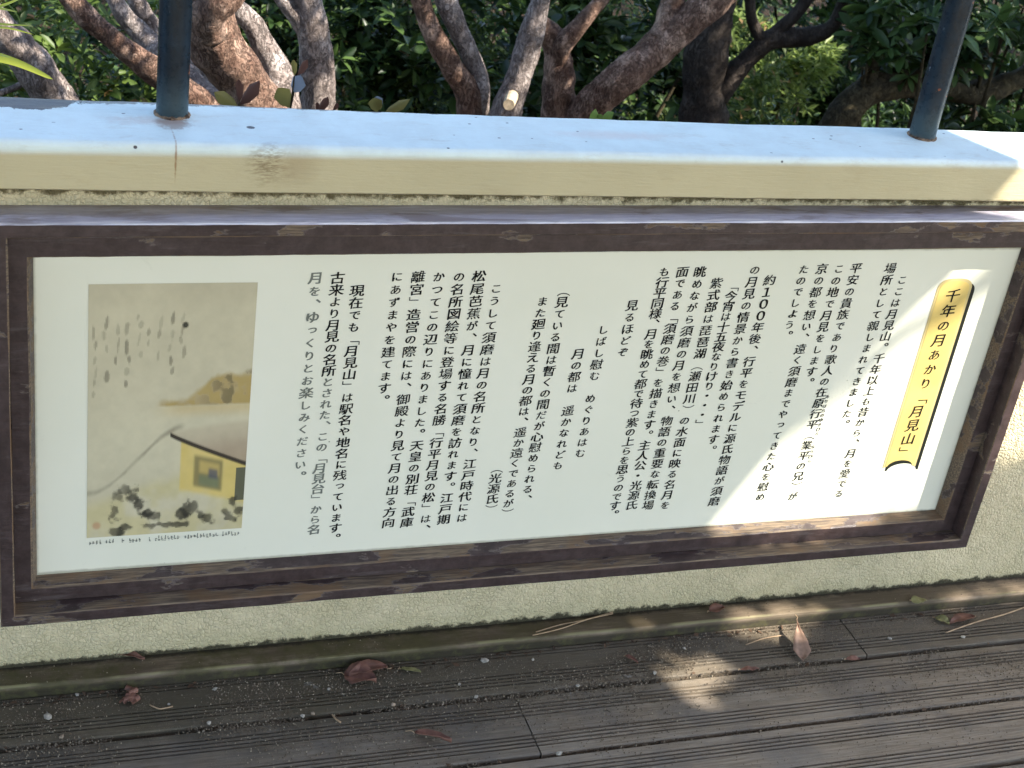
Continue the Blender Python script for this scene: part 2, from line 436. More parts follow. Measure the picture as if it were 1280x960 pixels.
M_BARK_RED = m_bark('bark_red_brown', (0.10, 0.054, 0.038), (0.24, 0.15, 0.108), (0.45, 0.31, 0.235), 3)
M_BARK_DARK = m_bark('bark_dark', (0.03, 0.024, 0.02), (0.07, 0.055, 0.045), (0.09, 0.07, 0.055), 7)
M_BARK_OLIVE = m_bark('bark_olive', (0.045, 0.038, 0.022), (0.10, 0.08, 0.042), (0.12, 0.10, 0.055), 12)
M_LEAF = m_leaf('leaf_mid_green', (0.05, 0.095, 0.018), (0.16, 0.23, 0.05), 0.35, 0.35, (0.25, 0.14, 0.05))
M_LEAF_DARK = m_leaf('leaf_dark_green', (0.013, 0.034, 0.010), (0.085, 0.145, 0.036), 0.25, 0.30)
M_LEAF_LIME = m_leaf('leaf_lime', (0.14, 0.21, 0.04), (0.26, 0.33, 0.08), 0.45, 0.35)
M_LEAF_BACK = m_leaf('leaf_far', (0.08, 0.125, 0.028), (0.21, 0.28, 0.07), 0.4, 0.45, (0.30, 0.2, 0.09))

# ------------------------------------------------------------------ small geometry tools
def prism(poly, axis_pts, closed=True):
    """extrude a (y,z) polygon along x through the given stations; each station may move the points a little"""
    vs, fs = [], []
    k = len(poly)
    for i, (x, off) in enumerate(axis_pts):
        for j, (y, z) in enumerate(poly):
            o = off[j] if off is not None else (0, 0)
            vs.append((x, y + o[0], z + o[1]))
    n = len(axis_pts)
    for i in range(n - 1):
        for j in range(k):
            a = i * k + j; b = i * k + (j + 1) % k
            fs.append((a, b, b + k, a + k))
    fs.append(tuple(range(k - 1, -1, -1))); fs.append(tuple((n - 1) * k + j for j in range(k)))
    return vs, fs
def fixn(o):
    bm = bmesh.new(); bm.from_mesh(o.data); bmesh.ops.recalc_face_normals(bm, faces=bm.faces); bm.to_mesh(o.data); bm.free()
def smooth_noise1(x, s, amp):
    return mnoise.noise(Vector((x * 3.1 + s * 17.3, s * 5.7, 0.3))) * amp + mnoise.noise(Vector((x * 23.0 + s * 7.3, s * 3.7, 9.3))) * amp * 0.5

# ================================================================== SETTING
# ground: slopes away down the bank behind the wall, reaches the horizon
def ground_z(x, y):
    if y < 2.33: return -0.32
    d = y - 2.33
    z = -0.15 - 0.13 * min(d, 6) - 0.02 * max(0, d - 6)
    return z + 0.06 * mnoise.noise(Vector((x * 0.8, y * 0.8, 0)))
xs = sorted(set([-300, -120, -50, -20, -10] + [i * 0.5 for i in range(-16, 33)] + [20, 30, 60, 150, 300]))
ys = sorted(set([-300, -100, -40, -15, -6, 2.0] + [2.34 + i * 0.4 for i in range(0, 30)] + [16, 20, 30, 60, 150, 300]))
gv = [(x, y, ground_z(x, y)) for y in ys for x in xs]; nx = len(xs)
gf = [(j * nx + i, j * nx + i + 1, (j + 1) * nx + i + 1, (j + 1) * nx + i) for j in range(len(ys) - 1) for i in range(nx - 1)]
tag(mk('ground', gv, gf, M_SOIL, smooth=True), 'dark woodland soil sloping away behind the wall', kind='structure')

# pale sandy sheet added behind the camera to bounce warm light onto the wall
M_BOUNCE = NT('bounce_sand', 0.9, 0.1); M_BOUNCE.color(M_BOUNCE.mix(M_BOUNCE.noise(3, 6), (0.44, 0.36, 0.24), (0.50, 0.42, 0.29))); M_BOUNCE = M_BOUNCE.m
pvs = [(-14, -14, -0.20), (18, -14, -0.20), (18, -1.62, -0.20), (-14, -1.62, -0.20)]
tag(mk('bounce_sheet', pvs, [(0, 1, 2, 3)], M_BOUNCE), 'pale sandy sheet beyond the deck, added to bounce warm light back', kind='structure')

# deck: a frame of joists with grooved boards laid along the wall
joist_v, joist_f = [], []
def boxv(vs, fs, x0, x1, y0, y1, z0, z1):
    b = len(vs)
    vs += [(x0, y0, z0), (x1, y0, z0), (x1, y1, z0), (x0, y1, z0), (x0, y0, z1), (x1, y0, z1), (x1, y1, z1), (x0, y1, z1)]
    fs += [tuple(b + q for q in f) for f in ((0, 3, 2, 1), (4, 5, 6, 7), (0, 1, 5, 4), (1, 2, 6, 5), (2, 3, 7, 6), (3, 0, 4, 7))]
for k in range(12):
    boxv(joist_v, joist_f, -1.9 + k * 0.6, -1.82 + k * 0.6, -1.6, 2.19, -0.16, -0.0285)
M_JOIST = m_flat('joist_timber', (0.03, 0.025, 0.02), 0.9, 0.1, 0.3)
deck = mk('deck', joist_v, joist_f, M_JOIST)
tag(deck, 'weathered timber deck of grooved boards in front of the wall', kind='structure')

# board cross-section: margin, four grooves, flat centre, four grooves, margin
def board_profile(w):
    pts = []
    g, gw, gd = 0.0092, 0.0040, 0.0060
    m = 0.020
    def groove_set(y0):
        for i in range(4):
            y = y0 + i * g
            pts.extend([(y, 0), (y + 0.0008, -gd), (y + gw, -gd), (y + gw + 0.0008, 0)])
    pts.append((0.0, -0.026)); pts.append((0.0, -0.002)); pts.append((0.002, 0.0))
    groove_set(m)
    groove_set(w - m - 3 * g - gw - 0.0008)
    pts.append((w - 0.002, 0.0)); pts.append((w, -0.002)); pts.append((w, -0.026))
    return pts
GAP = 0.0115
def deck_board(x0, x1, y0, w, seed, zoff=0.0):
    poly = board_profile(w)
    n = max(2, int((x1 - x0) / 0.06))
    st = []
    for i in range(n + 1):
        x = x0 + (x1 - x0) * i / n
        w1 = smooth_noise1(x, seed, 0.0012); w2 = smooth_noise1(x, seed + 50, 0.0007)
        off = []
        for j, (y, z) in enumerate(poly):
            e = smooth_noise1(x * 4, seed + j, 0.0008) if (j < 3 or j > len(poly) - 4) else smooth_noise1(x * 2, seed + j * 0.7, 0.0005)
            off.append((e + w2, w1))
        st.append((x, off))
    # cap the ends
    vs, fs = prism([(y0 + y, z + zoff) for y, z in poly], st)
    o = mk('deck_board', vs, fs, M_DECK, deck); fixn(o)
    return o
# row edges read off the photo: gap lines under the wall
Yk = 2.159                     # front face of the skirting board
g1 = atz(640, 869).y; g2 = atz(640, 949).y
PITCH = g1 - g2
print('deck gaps', g1, g2, PITCH)
W = PITCH - GAP
jx = atz(660, 905).x
rows = []
y = g1
# first row, tucked against the skirting
deck_board(-1.9, atz(1062, 790).x - 0.0015, g1 + GAP / 2, W, 1)
deck_board(atz(1062, 790).x + 0.0015, 4.6, g1 + GAP / 2, W, 2)
for r in range(1, 21):
    yt = g1 - (r - 1) * PITCH - GAP / 2
    y0 = yt - W
    if y0 < -1.55: break
    if r == 1: cuts = [-1.9, jx, 4.6]
    elif r % 2 == 0: cuts = [-1.9, 2.3 if r == 2 else 0.9, 4.6]
    else: cuts = [-1.9, jx + 0.6 * ((r % 3) - 1) - (1.2 if r > 2 else 0), 4.6]
    for a, b in zip(cuts[:-1], cuts[1:]):
        deck_board(a + 0.0015, b - 0.0015, y0, W, r * 3.1 + a, -0.0015 * (r % 2))

# ------------------------------------------------------------------ low wall with coping
wall = empty('garden_wall', (1.3, 2.27, 0), 'low cream stucco wall with painted coping behind the sign', 'wall')
XW0, XW1 = -2.2, 5.0
vs, fs = [], []
boxv(vs, fs, XW0, XW1, YW, YCB - 0.03, -0.4, ZCB + 0.018)
mk('stucco_face', vs, fs, M_STUCCO, wall)
def capz(x): return 0.009 * (1 - x / 1.8)
def capb(x): return 0.022 * max(0.0, 1 - x / 1.1) ** 1.4 if x < 1.1 else 0.0
r_ = 0.012
cop = []
for k in range(7):
    a = math.pi / 2 * k / 6
    cop.append((YC + r_ - r_ * math.cos(a), ZCT - r_ + r_ * math.sin(a)))
for k in range(7):
    a = math.pi / 2 * k / 6
    cop.append((YCB - r_ + r_ * math.sin(a), ZCT - r_ + r_ * math.cos(a)))
cop += [(YCB, ZCB), (YC + 0.004, ZCB), (YC, ZCB + 0.003)]
st = []
for i in range(181):
    x = XW0 + (XW1 - XW0) * i / 180
    w1 = smooth_noise1(x, 91, 0.0022)
    st.append((x, [(smooth_noise1(x, 80 + (j > 9) * 3 + (j >= 15), 0.0016) + (capb(x) if 7 <= j <= 14 else 0), capz(x) + (w1 if j < 14 else smooth_noise1(x, 97, 0.0012))) for j in range(len(cop))]))
vs, fs = prism(cop, st)
o = mk('coping', vs, fs, M_COPING, wall, smooth=False); fixn(o)
o.data.polygons.foreach_set('use_smooth', [len(p.vertices) == 4 for p in o.data.polygons])
o.data.set_sharp_from_angle(angle=math.radians(40))

# skirting board on the deck against the wall
sk = [(Yk, 0.002), (Yk + 0.001, ZS - 0.0065), (Yk + 0.003, ZS - 0.002), (Yk + 0.006, ZS - 0.0008), (YW + 0.002, ZS), (YW + 0.002, 0.002)]
st = [(XW0 + (XW1 - XW0) * i / 160, [(smooth_noise1(i * 0.05, 30 + j, 0.0012) if j < 4 else 0, smooth_noise1(i * 0.05, 35 + j, 0.001) if j else 0) for j in range(6)]) for i in range(161)]
vs, fs = prism(sk, st)
o = mk('skirting_board', vs, fs, M_SKIRT); fixn(o)
tag(o, 'mossy brown timber skirting board lying along the foot of the wall', 'skirting board')

# ------------------------------------------------------------------ railing posts
def post(px, py, label):
    b = atz(px, py, ZCT); ZC2 = ZCT + capz(b.x); b = atz(px, py, ZC2)
    root = empty('railing_post', (b.x, b.y, ZC2), label, 'post', 'railing posts on the wall')
    vs, fs = [], []
    n, R = 40, 0.0243
    hs = [-0.01, 0.004, 0.02, 0.1, 0.25, 0.4, 0.7, 1.0]
    for h in hs:
        for k in range(n):
            a = 2 * math.pi * k / n
            vs.append((b.x + R * math.cos(a), b.y + R * math.sin(a), ZC2 + h))
    for i in range(len(hs) - 1):
        for k in range(n):
            fs.append((i * n + k, i * n + (k + 1) % n, (i + 1) * n + (k + 1) % n, (i + 1) * n + k))
    fs.append(tuple((len(hs) - 1) * n + k for k in range(n)))
    mk('pipe', vs, fs, M_POST, root, smooth=True)
    # lumpy bead of sealant and rust round the foot
    vs, fs = [], []
    m, s = 40, 6
    for k in range(m):
        a = 2 * math.pi * k / m
        rr = 0.0032 + 0.0022 * (0.5 + mnoise.noise(Vector((math.cos(a) * 4 + px, math.sin(a) * 4, 1))))
        for j in range(s):
            q = math.pi * j / (s - 1)
            vs.append((b.x + (R + rr * math.cos(q)) * math.cos(a), b.y + (R + rr * math.cos(q)) * math.sin(a), ZC2 - 0.001 + rr * 1.3 * math.sin(q)))
    for k in range(m):
        for j in range(s - 1):
            a = k * s + j; c = ((k + 1) % m) * s + j
            fs.append((a, c, c + 1, a + 1))
    mk('foot_bead', vs, fs, M_BEAD, root, smooth=True)
    return root
t = NT('rusty_bead', 0.9, 0.2)
t.color(t.mix(t.ramp(t.noise(90, 5, 0.7), 0.38, 0.6), (0.05, 0.03, 0.02), (0.28, 0.19, 0.12))); t.bump(t.noise(200, 4), 0.8, 0.002)
M_BEAD = t.m
post(215, 143, 'upright navy pipe post with a rusty foot, left of the two on the coping')
post(1152, 171, 'navy pipe post with clean foot, standing beside the sunlit end of coping')

# ------------------------------------------------------------------ the sign
sign = empty('information_sign', ((BX0 + BX1) / 2, YB, BZ0), 'long framed board of vertical Japanese writing fixed to the low wall', 'sign')
panel = mk('sign_panel', [(BX0 - 0.02, YB, BZ0 - 0.02), (BX1 + 0.02, YB, BZ0 - 0.02), (BX1 + 0.02, YB, BZ1 + 0.02), (BX0 - 0.02, YB, BZ1 + 0.02),
                    (BX0 - 0.02, YB + 0.006, BZ0 - 0.02), (BX1 + 0.02, YB + 0.006, BZ0 - 0.02), (BX1 + 0.02, YB + 0.006, BZ1 + 0.02), (BX0 - 0.02, YB + 0.006, BZ1 + 0.02)],
     [(0, 1, 2, 3), (7, 6, 5, 4), (0, 4, 5, 1), (1, 5, 6, 2), (2, 6, 7, 3), (3, 7, 4, 0)], M_PANEL, sign)

def warp(x, y, z):
    u = (x - BX0) / (BX1 - BX0); v = (z - BZ0) / (BZ1 - BZ0)
    return (x, y, z + v * 0.004 * (2 * u - 1) - (1 - v) * 0.003 * (1 - u))
def rail(name, side, prof, mats, matidx, seed, label=None):
    """mitred rail; prof = list of (offset outward from the opening, y)"""
    k = len(prof)
    horiz = side in 'TB'
    L0, L1 = (BX0, BX1) if horiz else (BZ0, BZ1)
    n = 90 if horiz else 30
    vs, fs, mi = [], [], []
    for i in range(n + 1):
        for j, (o, y) in enumerate(prof):
            o1 = o + (TOPX if (not horiz and o > 0.03) else 0)
            u = (L0 - o) + (L1 - L0 + o + o1) * i / n
            u0 = L0 + (L1 - L0) * i / n
            end = 0 if i in (0, n) else 1
            do = smooth_noise1(u0 * 2, seed + j * 1.3, 0.0011) * end if 0 < o < 0.059 or y < 2.19 else 0
            dy = smooth_noise1(u0 * 2, seed + j * 2.3 + 9, 0.0009) * end if y < 2.19 else 0
            oo = o + do + (TOPX if side == 'T' and o > 0.03 else 0); yy = y + dy
            if side == 'T': vs.append(warp(u, yy, BZ1 + oo))
            elif side == 'B': vs.append(warp(u, yy, BZ0 - oo))
            elif side == 'L': vs.append(warp(BX0 - oo, yy, u))
            else: vs.append(warp(BX1 + oo, yy, u))
    for i in range(n):
        for j in range(k):
            a = i * k + j; b = i * k + (j + 1) % k
            fs.append((a, b, b + k, a + k)); mi.append(matidx[j])
    fs.append(tuple(range(k))); fs.append(tuple(n * k + j for j in range(k))); mi += [0, 0]
    o = mk(name, vs, fs, None, sign)
    for m_ in mats: o.data.materials.append(m_)
    o.data.polygons.foreach_set('material_index', mi)
    fixn(o)
    if label: o['label'] = label
    return o
G = 0.0006
mould = [(-0.001, YB - 0.0005), (0.0065, YM + 0.003), (0.009, YM), (0.0355, YM), (0.037 - G, YM + 0.0015), (0.037 - G, YB + 0.008), (-0.001, YB + 0.008)]
outer = [(0.037, YM + 0.02), (0.037, YO + 0.002), (0.039, YO), (0.058, YO), (0.0600, YO + 0.0025), (0.060, YW + 0.002), (0.037, YW + 0.002)]
mats_m = {'T': [M_MOULD, M_MOULD], 'B': [M_LOWER, M_BEVEL], 'L': [M_MOULD, M_BEVEL], 'R': [M_MOULD, M_BEVEL]}
for i, sd_ in enumerate('TBLR'):
    rail('moulding', sd_, mould, mats_m[sd_] + [M_ARRIS], [1, 2, 0, 2, 0, 0, 0], 3 + i * 11)
for i, sd_ in enumerate('TBLR'):
    body = {'T': M_FRAME, 'B': M_LOWER, 'L': M_MOULD, 'R': M_MOULD}[sd_]
    idx = [0, 1, 0, 0, 0, 0, 0] if sd_ == 'B' else [0] * 7
    mt = [body, M_SHELF, M_ARRIS] if sd_ == 'T' else [body, M_BEVEL, M_ARRIS]
    if sd_ == 'T': idx = [0, 2, 0, 1, 1, 0, 0]
    elif sd_ == 'B': idx = [1, 2, 0, 2, 0, 0, 0]
    else: idx = [0, 2, 0, 2, 0, 0, 0]
    rail('frame_rail', sd_, outer, mt, idx, 60 + i * 13)

# ---- lettering: glyph outlines from Blender's built-in font, reshaped towards a brush hand
_gc = {}
def glyph(ch):
    if ch in _gc: return _gc[ch]
    cu = bpy.data.curves.new('g', 'FONT'); cu.body = ch; cu.size = 1.0; cu.resolution_u = 3
    ob = bpy.data.objects.new('g', cu); C.objects.link(ob)
    me = bpy.data.meshes.new_from_object(ob)
    V = np.array([(v.co.x, v.co.y) for v in me.vertices]); Fc = [tuple(p.vertices) for p in me.polygons]
    bpy.data.objects.remove(ob); bpy.data.curves.remove(cu)
    if len(V) == 0:
        bpy.data.meshes.remove(me); _gc[ch] = (None, None); return _gc[ch]
    # boundary normals
    cnt = {}
    for p in Fc:
        for a, b in zip(p, p[1:] + p[:1]):
            cnt.setdefault((min(a, b), max(a, b)), []).append((a, b))
    nrm = np.zeros_like(V)
    # faces may be wound either way: find sign
    p = Fc[0]; s = 0
    area = sum((V[p[i]][0] * V[p[(i + 1) % len(p)]][1] - V[p[(i + 1) % len(p)]][0] * V[p[i]][1]) for i in range(len(p)))
    sg = 1 if area > 0 else -1
    for e, l in cnt.items():
        if len(l) == 1:
            a, b = l[0]; d = V[b] - V[a]; L = np.hypot(*d)
            if L < 1e-9: continue
            nn = np.array((d[1], -d[0])) / L * sg
            nrm[a] += nn; nrm[b] += nn
    L = np.hypot(nrm[:, 0], nrm[:, 1]); L[L < 1e-6] = 1
    nrm = nrm / L[:, None]
    bpy.data.meshes.remove(me)
    _gc[ch] = (V, Fc, nrm)
    return _gc[ch]
ref = glyph('田'); EMX = (ref[0][:, 0].min() + ref[0][:, 0].max()) / 2; EMY = (ref[0][:, 1].min() + ref[0][:, 1].max()) / 2
EMS = (ref[0][:, 0].max() - ref[0][:, 0].min()) / 0.80
print('glyph box', EMX, EMY, EMS)
SMALL = 'っょゃゅ'
KANA = set('こはしもからをでるとれてきまたのありやっうつめなにがばむぐどぞいだくみおさよず')
def glyph_mesh(ch, cx, cz, size, y, vs, fs, bold=1.0, up=0.09):
    g = glyph(ch)
    if g[0] is None: return
    V, Fc, N = g
    P = (V - np.array((EMX, EMY))) / EMS
    nseed = ord(ch) * 0.137
    # brush modulation: heavier uprights, thin rising crossbars
    mod = np.array([mnoise.noise(Vector((p[0] * 5 + nseed, p[1] * 5, cx * 20))) for p in P])
    dense = 0.62 if len(P) > 90 else 1.0
    D = np.stack([N[:, 0] * (0.030 * bold * dense + 0.018 * mod), N[:, 1] * (0.010 * bold * dense + 0.014 * mod)], 1)
    if ch in '「」（）': D = np.stack([N[:, 0] * -0.002, N[:, 1] * -0.002], 1)
    P = P + D
    if ch in '「」（）':
        P = np.stack([P[:, 1], -P[:, 0]], 1)             # vertical setting
        P[:, 1] *= 1.0
        # tuck bracket against its neighbour
        if ch in '「（': P[:, 1] -= 0.0
        up = 0.03
    elif ch in '、。':
        P = P + np.array((0.62, 0.58)) * 0.95
    else:
        if ch in KANA: P = P * np.array((0.80, 0.84))
        if ch in SMALL: P = P + np.array((0.06, 0.10))
        P[:, 1] += up * P[:, 0]
        P[:, 0] += 0.03 * P[:, 1]
        # hand-made unevenness
        P[:, 0] += 0.010 * np.sin(P[:, 1] * 7 + nseed * 9); P[:, 1] += 0.010 * np.sin(P[:, 0] * 7 + nseed * 5)
    b = len(vs)
    for p in P: vs.append((cx + p[0] * size, y, cz + p[1] * size * 0.90))
    for f in Fc: fs.append(tuple(b + q for q in f))

z6 = lambda a, b: (820 + a / 2.5957, 310 + b / 2.5957)
z5 = lambda a, b: (400 + a / 2.5957, 320 + b / 2.5957)
z7 = lambda a, b: (760 + a / 6, 320 + b / 6)
z8 = lambda a, b: (760 + a / 5.3333, 470 + b / 5.3333)
y5 = lambda a, b: (350 + a / 5.647, 330 + b / 5.647)
y6 = lambda a, b: (350 + a / 5.647, 500 + b / 5.647)
COLS = [
 ('ここは月見山。千年以上も昔から、月を愛でる', z6(800, 104), z6(592, 797), 20),
 ('場所として親しまれてきました。', z6(762, 66), z6(618, 538), 13),
 ('平安の貴族であり歌人の在原行平（業平の兄）が', z6(650, 66), z6(442, 806), 21),
 ('この地で月見をします。', z6(594, 68), z6(503, 402), 9),
 ('京の都を想い、遠く須磨までやってきた心を慰め', z6(540, 68), z6(337, 808), 21),
 ('たのでしょう。', z6(480, 70), z6(432, 250), 5),
 ('約１００年後、行平をモデルに源氏物語が須磨', z6(370, 105), z6(187, 822), 20),
 ('の月見の情景から書き始められます。', z6(322, 72), z6(184, 622), 15),
 ('「今宵は十五夜なりけり・・・」', z7(940, 225), z8(612, 322), 14),
 ('紫式部は琵琶湖（瀬田川）の水面に映る名月を', z7(815, 205), z8(378, 862), 20),
 ('眺めながら須磨の月を想い、物語の重要な転換場', z7(690, 120), z8(266, 862), 21),
 ('面である「須磨の巻」を描きます。主人公・光源氏', z7(560, 120), z8(155, 862), 22),
 ('も行平同様、月を眺めて都で待つ紫の上らを思うのです。', z7(425, 120), z8(42, 866), 24),
 ('見るほどぞ', z7(180, 372), z7(112, 722), 4),
 ('しばし慰む　めぐりあはむ', z5(918, 240), z5(845, 640), 11),
 ('月の都は　遥かなれども', z5(838, 318), z5(772, 680), 10),
 ('（見ている間は暫くの間だが心慰められる、', z5(793, 112), z5(672, 757), 18),
 ('また廻り逢える月の都は、遥か遠くであるが）', z5(722, 148), z5(610, 803), 19),
 ('（光源氏）', z5(574, 688), z5(553, 822), 4),
 ('こうして須磨は月の名所となり、江戸時代には', z5(572, 106), z5(460, 850), 20),
 ('松尾芭蕉が、月に憧れて須磨を訪れます。江戸期', z5(517, 66), z5(401, 855), 21),
 ('の名所図絵等に登場する名勝「行平月見の松」は、', z5(452, 68), z5(342, 853), 21),
 ('かつてこの辺りにありました。天皇の別荘「武庫', z5(386, 68), z5(281, 865), 21),
 ('離宮」造営の際には、御殿より見て月の出る方向', z5(318, 68), z5(222, 866), 21),
 ('にあずまやを建てます。', z5(250, 68), z5(208, 430), 9),
 ('現在でも「月見山」は駅名や地名に残っています。', z5(118, 113), y6(393, 905), 21),
 ('古来より月見の名所とされた、この「月見台」から名', y5(406, 100), y6(240, 915), 23),
 ('月を、ゆっくりとお楽しみください。', y5(250, 100), y6(145, 458), 15),
]
for ci, (s_, p0, p1, il) in enumerate(COLS):
    a = at(*p0, YB); b = at(*p1, YB)
    X = (a.x + b.x) / 2; pit = (b.z - a.z) / il
    if ci < 20: X += 0.0
    size = 0.0256
    for half in (0, 1):
        vs, fs = [], []
        for i, ch in enumerate(s_):
            if ch == '　': continue
            faded = (ci == 27) or (ci == 26 and i >= 9)
            if faded != bool(half): continue
            glyph_mesh(ch, X + (a.x - b.x) * 0.5 * (1 - 2 * min(i, il) / il) * 0.6, a.z + pit * i,
                       size * (1.12 if ch in '１０' else 1), YB - (0.0006), vs, fs, 1.2 if half else 1.0)
        if vs:
            mk('text_column', vs, fs, M_INK2 if half else M_INK, panel)
# furigana beside the names
for s_, p0, p1 in (('ありはらのゆきひら', z6(556, 482), z6(522, 603)), ('なりひら', z6(510, 645), z6(497, 692))):
    a = at(*p0, YB); b = at(*p1, YB); vs, fs = [], []
    for i, ch in enumerate(s_):
        f = i / (len(s_) - 1); glyph_mesh(ch, (a.x + b.x) / 2, a.z + (b.z - a.z) * f, 0.0115, YB - 0.0006, vs, fs, 1.0)
    mk('small_text', vs, fs, M_INK, panel)

# ---- title plate: gold tablet printed with a black drop shadow
tl = at(*z6(905, 150), YB); bl = at(*z6(735, 718), YB); tr = at(*z6(1022, 145), YB); br = at(*z6(838, 705), YB)
tx0 = (tl.x + bl.x) / 2; tx1 = (tr.x + br.x) / 2
ztop = at(*z6(972, 98), YB).z; zbot = (bl.z + br.z) / 2
tw = tx1 - tx0; tcx = (tx0 + tx1) / 2
print('plate', tx0, tx1, ztop, zbot)
def tablet(x0, x1, zt, zb, ins=0.0, n=24):
    x0 += ins; x1 -= ins; zt -= ins; zb += ins * 0.6
    cxx = (x0 + x1) / 2; hw = (x1 - x0) / 2; rise = hw * 0.62
    pts = []
    for k in range(n + 1):
        a = math.pi * k / n
        e = 0.75
        ca, sa = math.cos(a), math.sin(a)
        pts.append((cxx - hw * math.copysign(abs(ca) ** e, ca), zt - rise + rise * sa ** e))
    # right lower corner, concave bottom, left corner
    for k in range(n + 1):
        a = math.pi * k / n
        pts.append((cxx + hw * 0.88 * math.cos(a) if 0 < k < n else cxx + hw * (1 if k == 0 else -1), zb + rise * 0.72 * math.sin(a)))
    return pts
def flat(name, pts, y, mat, parent):
    bm = bmesh.new()
    vv = [bm.verts.new((p[0], y, p[1])) for p in pts]
    f = bm.faces.new(vv); bmesh.ops.triangulate(bm, faces=[f])
    me = bpy.data.meshes.new(name)
    base = wloc(parent)
    for v in bm.verts: v.co -= base
    bm.to_mesh(me); bm.free()
    me.materials.append(mat)
    o = bpy.data.objects.new(name, me); C.objects.link(o); o.parent = parent
    return o
M_GOLD = m_flat('title_gold', (0.60, 0.45, 0.145), 0.45, 0.3, 0.10, 12)
M_GOLD2 = m_flat('title_gold_border', (0.50, 0.40, 0.18), 0.45, 0.3, 0.08, 12)
M_SHADOWINK = m_flat('title_black', (0.012, 0.014, 0.010), 0.45, 0.3)
flat('title_plate_edge', tablet(tx0 + 0.007, tx1 + 0.0085, ztop - 0.007, zbot - 0.0085), YB - 0.0004, M_SHADOWINK, panel)
flat('title_plate', tablet(tx0, tx1, ztop, zbot), YB - 0.0008, M_GOLD2, panel)
flat('title_plate_field', tablet(tx0, tx1, ztop, zbot, 0.0052), YB - 0.0012, M_GOLD, panel)
def ring(pts, w):
    pass
a = at(*z6(956, 155), YB); b = at(*z6(803, 620), YB)
vs, fs = [], []
ts = '千年の月あかり「月見山」'
pit = (b.z - a.z) / 10
for i, ch in enumerate(ts):
    glyph_mesh(ch, tcx + 0.001, a.z + pit * i, 0.0335, YB - 0.0017, vs, fs, 0.7)
mk('title_text', vs, fs, M_INK, panel)

# ---- printed painting (a plain landscape of its own, at the place of the photo's picture)
pl = at(110, 355, YB); prr = at(320, 353, YB); pb = at(109, 672, YB); pbr = at(304, 660, YB)
PX0, PX1 = (pl.x + pb.x) / 2, (prr.x + pbr.x) / 2; PZ1 = (pl.z + prr.z) / 2; PZ0 = (pb.z + pbr.z) / 2
print('painting', PX0, PX1, PZ0, PZ1)
NU, NV = 130, 200
U, Vv = np.meshgrid((np.arange(NU) + .5) / NU, (np.arange(NV) + .5) / NV)     # Vv: 0 top .. 1 bottom
def fbm(seed, sx, sy):
    r = np.zeros_like(U)
    for o_ in range(4):
        k = 2 ** o_
        rs = np.random.RandomState(seed + o_)
        g = rs.rand(int(sy * k) + 3, int(sx * k) + 3)
        x = U * sx * k; y_ = Vv * sy * k
        xi = x.astype(int); yi = y_.astype(int); fx = x - xi; fy = y_ - yi
        fx = fx * fx * (3 - 2 * fx); fy = fy * fy * (3 - 2 * fy)
        r += (g[yi, xi] * (1 - fx) * (1 - fy) + g[yi, xi + 1] * fx * (1 - fy) + g[yi + 1, xi] * (1 - fx) * fy + g[yi + 1, xi + 1] * fx * fy) / k
    return r / 1.875
img = np.zeros((NV, NU, 3)); img[:] = (0.55, 0.495, 0.335)
w = fbm(1, 3, 4)
img = img * (0.9 + 0.2 * w[..., None])
def over(mask, col):
    global img
    m_ = np.clip(mask, 0, 1)[..., None]; img = img * (1 - m_) + np.array(col) * m_
def sst(x, a, b):
    q = np.clip((x - a) / (b - a), 0, 1); return q * q * (3 - 2 * q)
n2 = fbm(5, 6, 8); n3 = fbm(9, 14, 18); n4 = fbm(19, 22, 34)
over(sst(Vv, 0.46, 0.60) * 0.5 * (1 - sst(Vv, 0.6, 0.9)), (0.58, 0.53, 0.36))
over(sst(Vv, 0.0, 0.1) * 0 + (1 - sst(Vv, 0, 0.12)) * 0.3, (0.42, 0.37, 0.25))
# hills
top = 0.455 - 0.105 * sst(U, 0.56, 0.80) - 0.028 * sst(U, 0.40, 0.52) + 0.012 * sst(U, 0.5, 0.58) + 0.05 * (n3 - .5)
hill = sst(Vv - top, -0.004, 0.03) * (1 - sst(Vv, 0.462, 0.475)) * sst(U, 0.40, 0.45)
over(hill * (0.45 + 0.5 * n2), (0.36, 0.25, 0.09)); over(hill * sst(n3, 0.45, 0.6) * 0.7, (0.40, 0.29, 0.09))
over(hill * sst(n3, 0.52, 0.42) * sst(U, 0.6, 0.9) * 0.7, (0.12, 0.10, 0.045))
over(sst(Vv, 0.46, 0.48) * (1 - sst(Vv, 0.48, 0.53)) * sst(U, 0.35, 0.6) * 0.5, (0.55, 0.40, 0.16))
# yellow ground and garden
gr = sst(Vv - (0.83 - 0.20 * U), 0, 0.07)
over(gr * 0.45 * sst(n2, 0.3, 0.6), (0.50, 0.42, 0.15))
# far shore line
l = np.abs(Vv - (0.81 - 0.26 * sst(U, 0.02, 0.60) - 0.0 * U) - 0.01 * (n3 - .5))
over((1 - sst(l, 0.0, 0.010 + 0.014 * n2)) * (0.2 + 0.7 * n3) * (1 - sst(U, 0.55, 0.62)), (0.25, 0.22, 0.15))
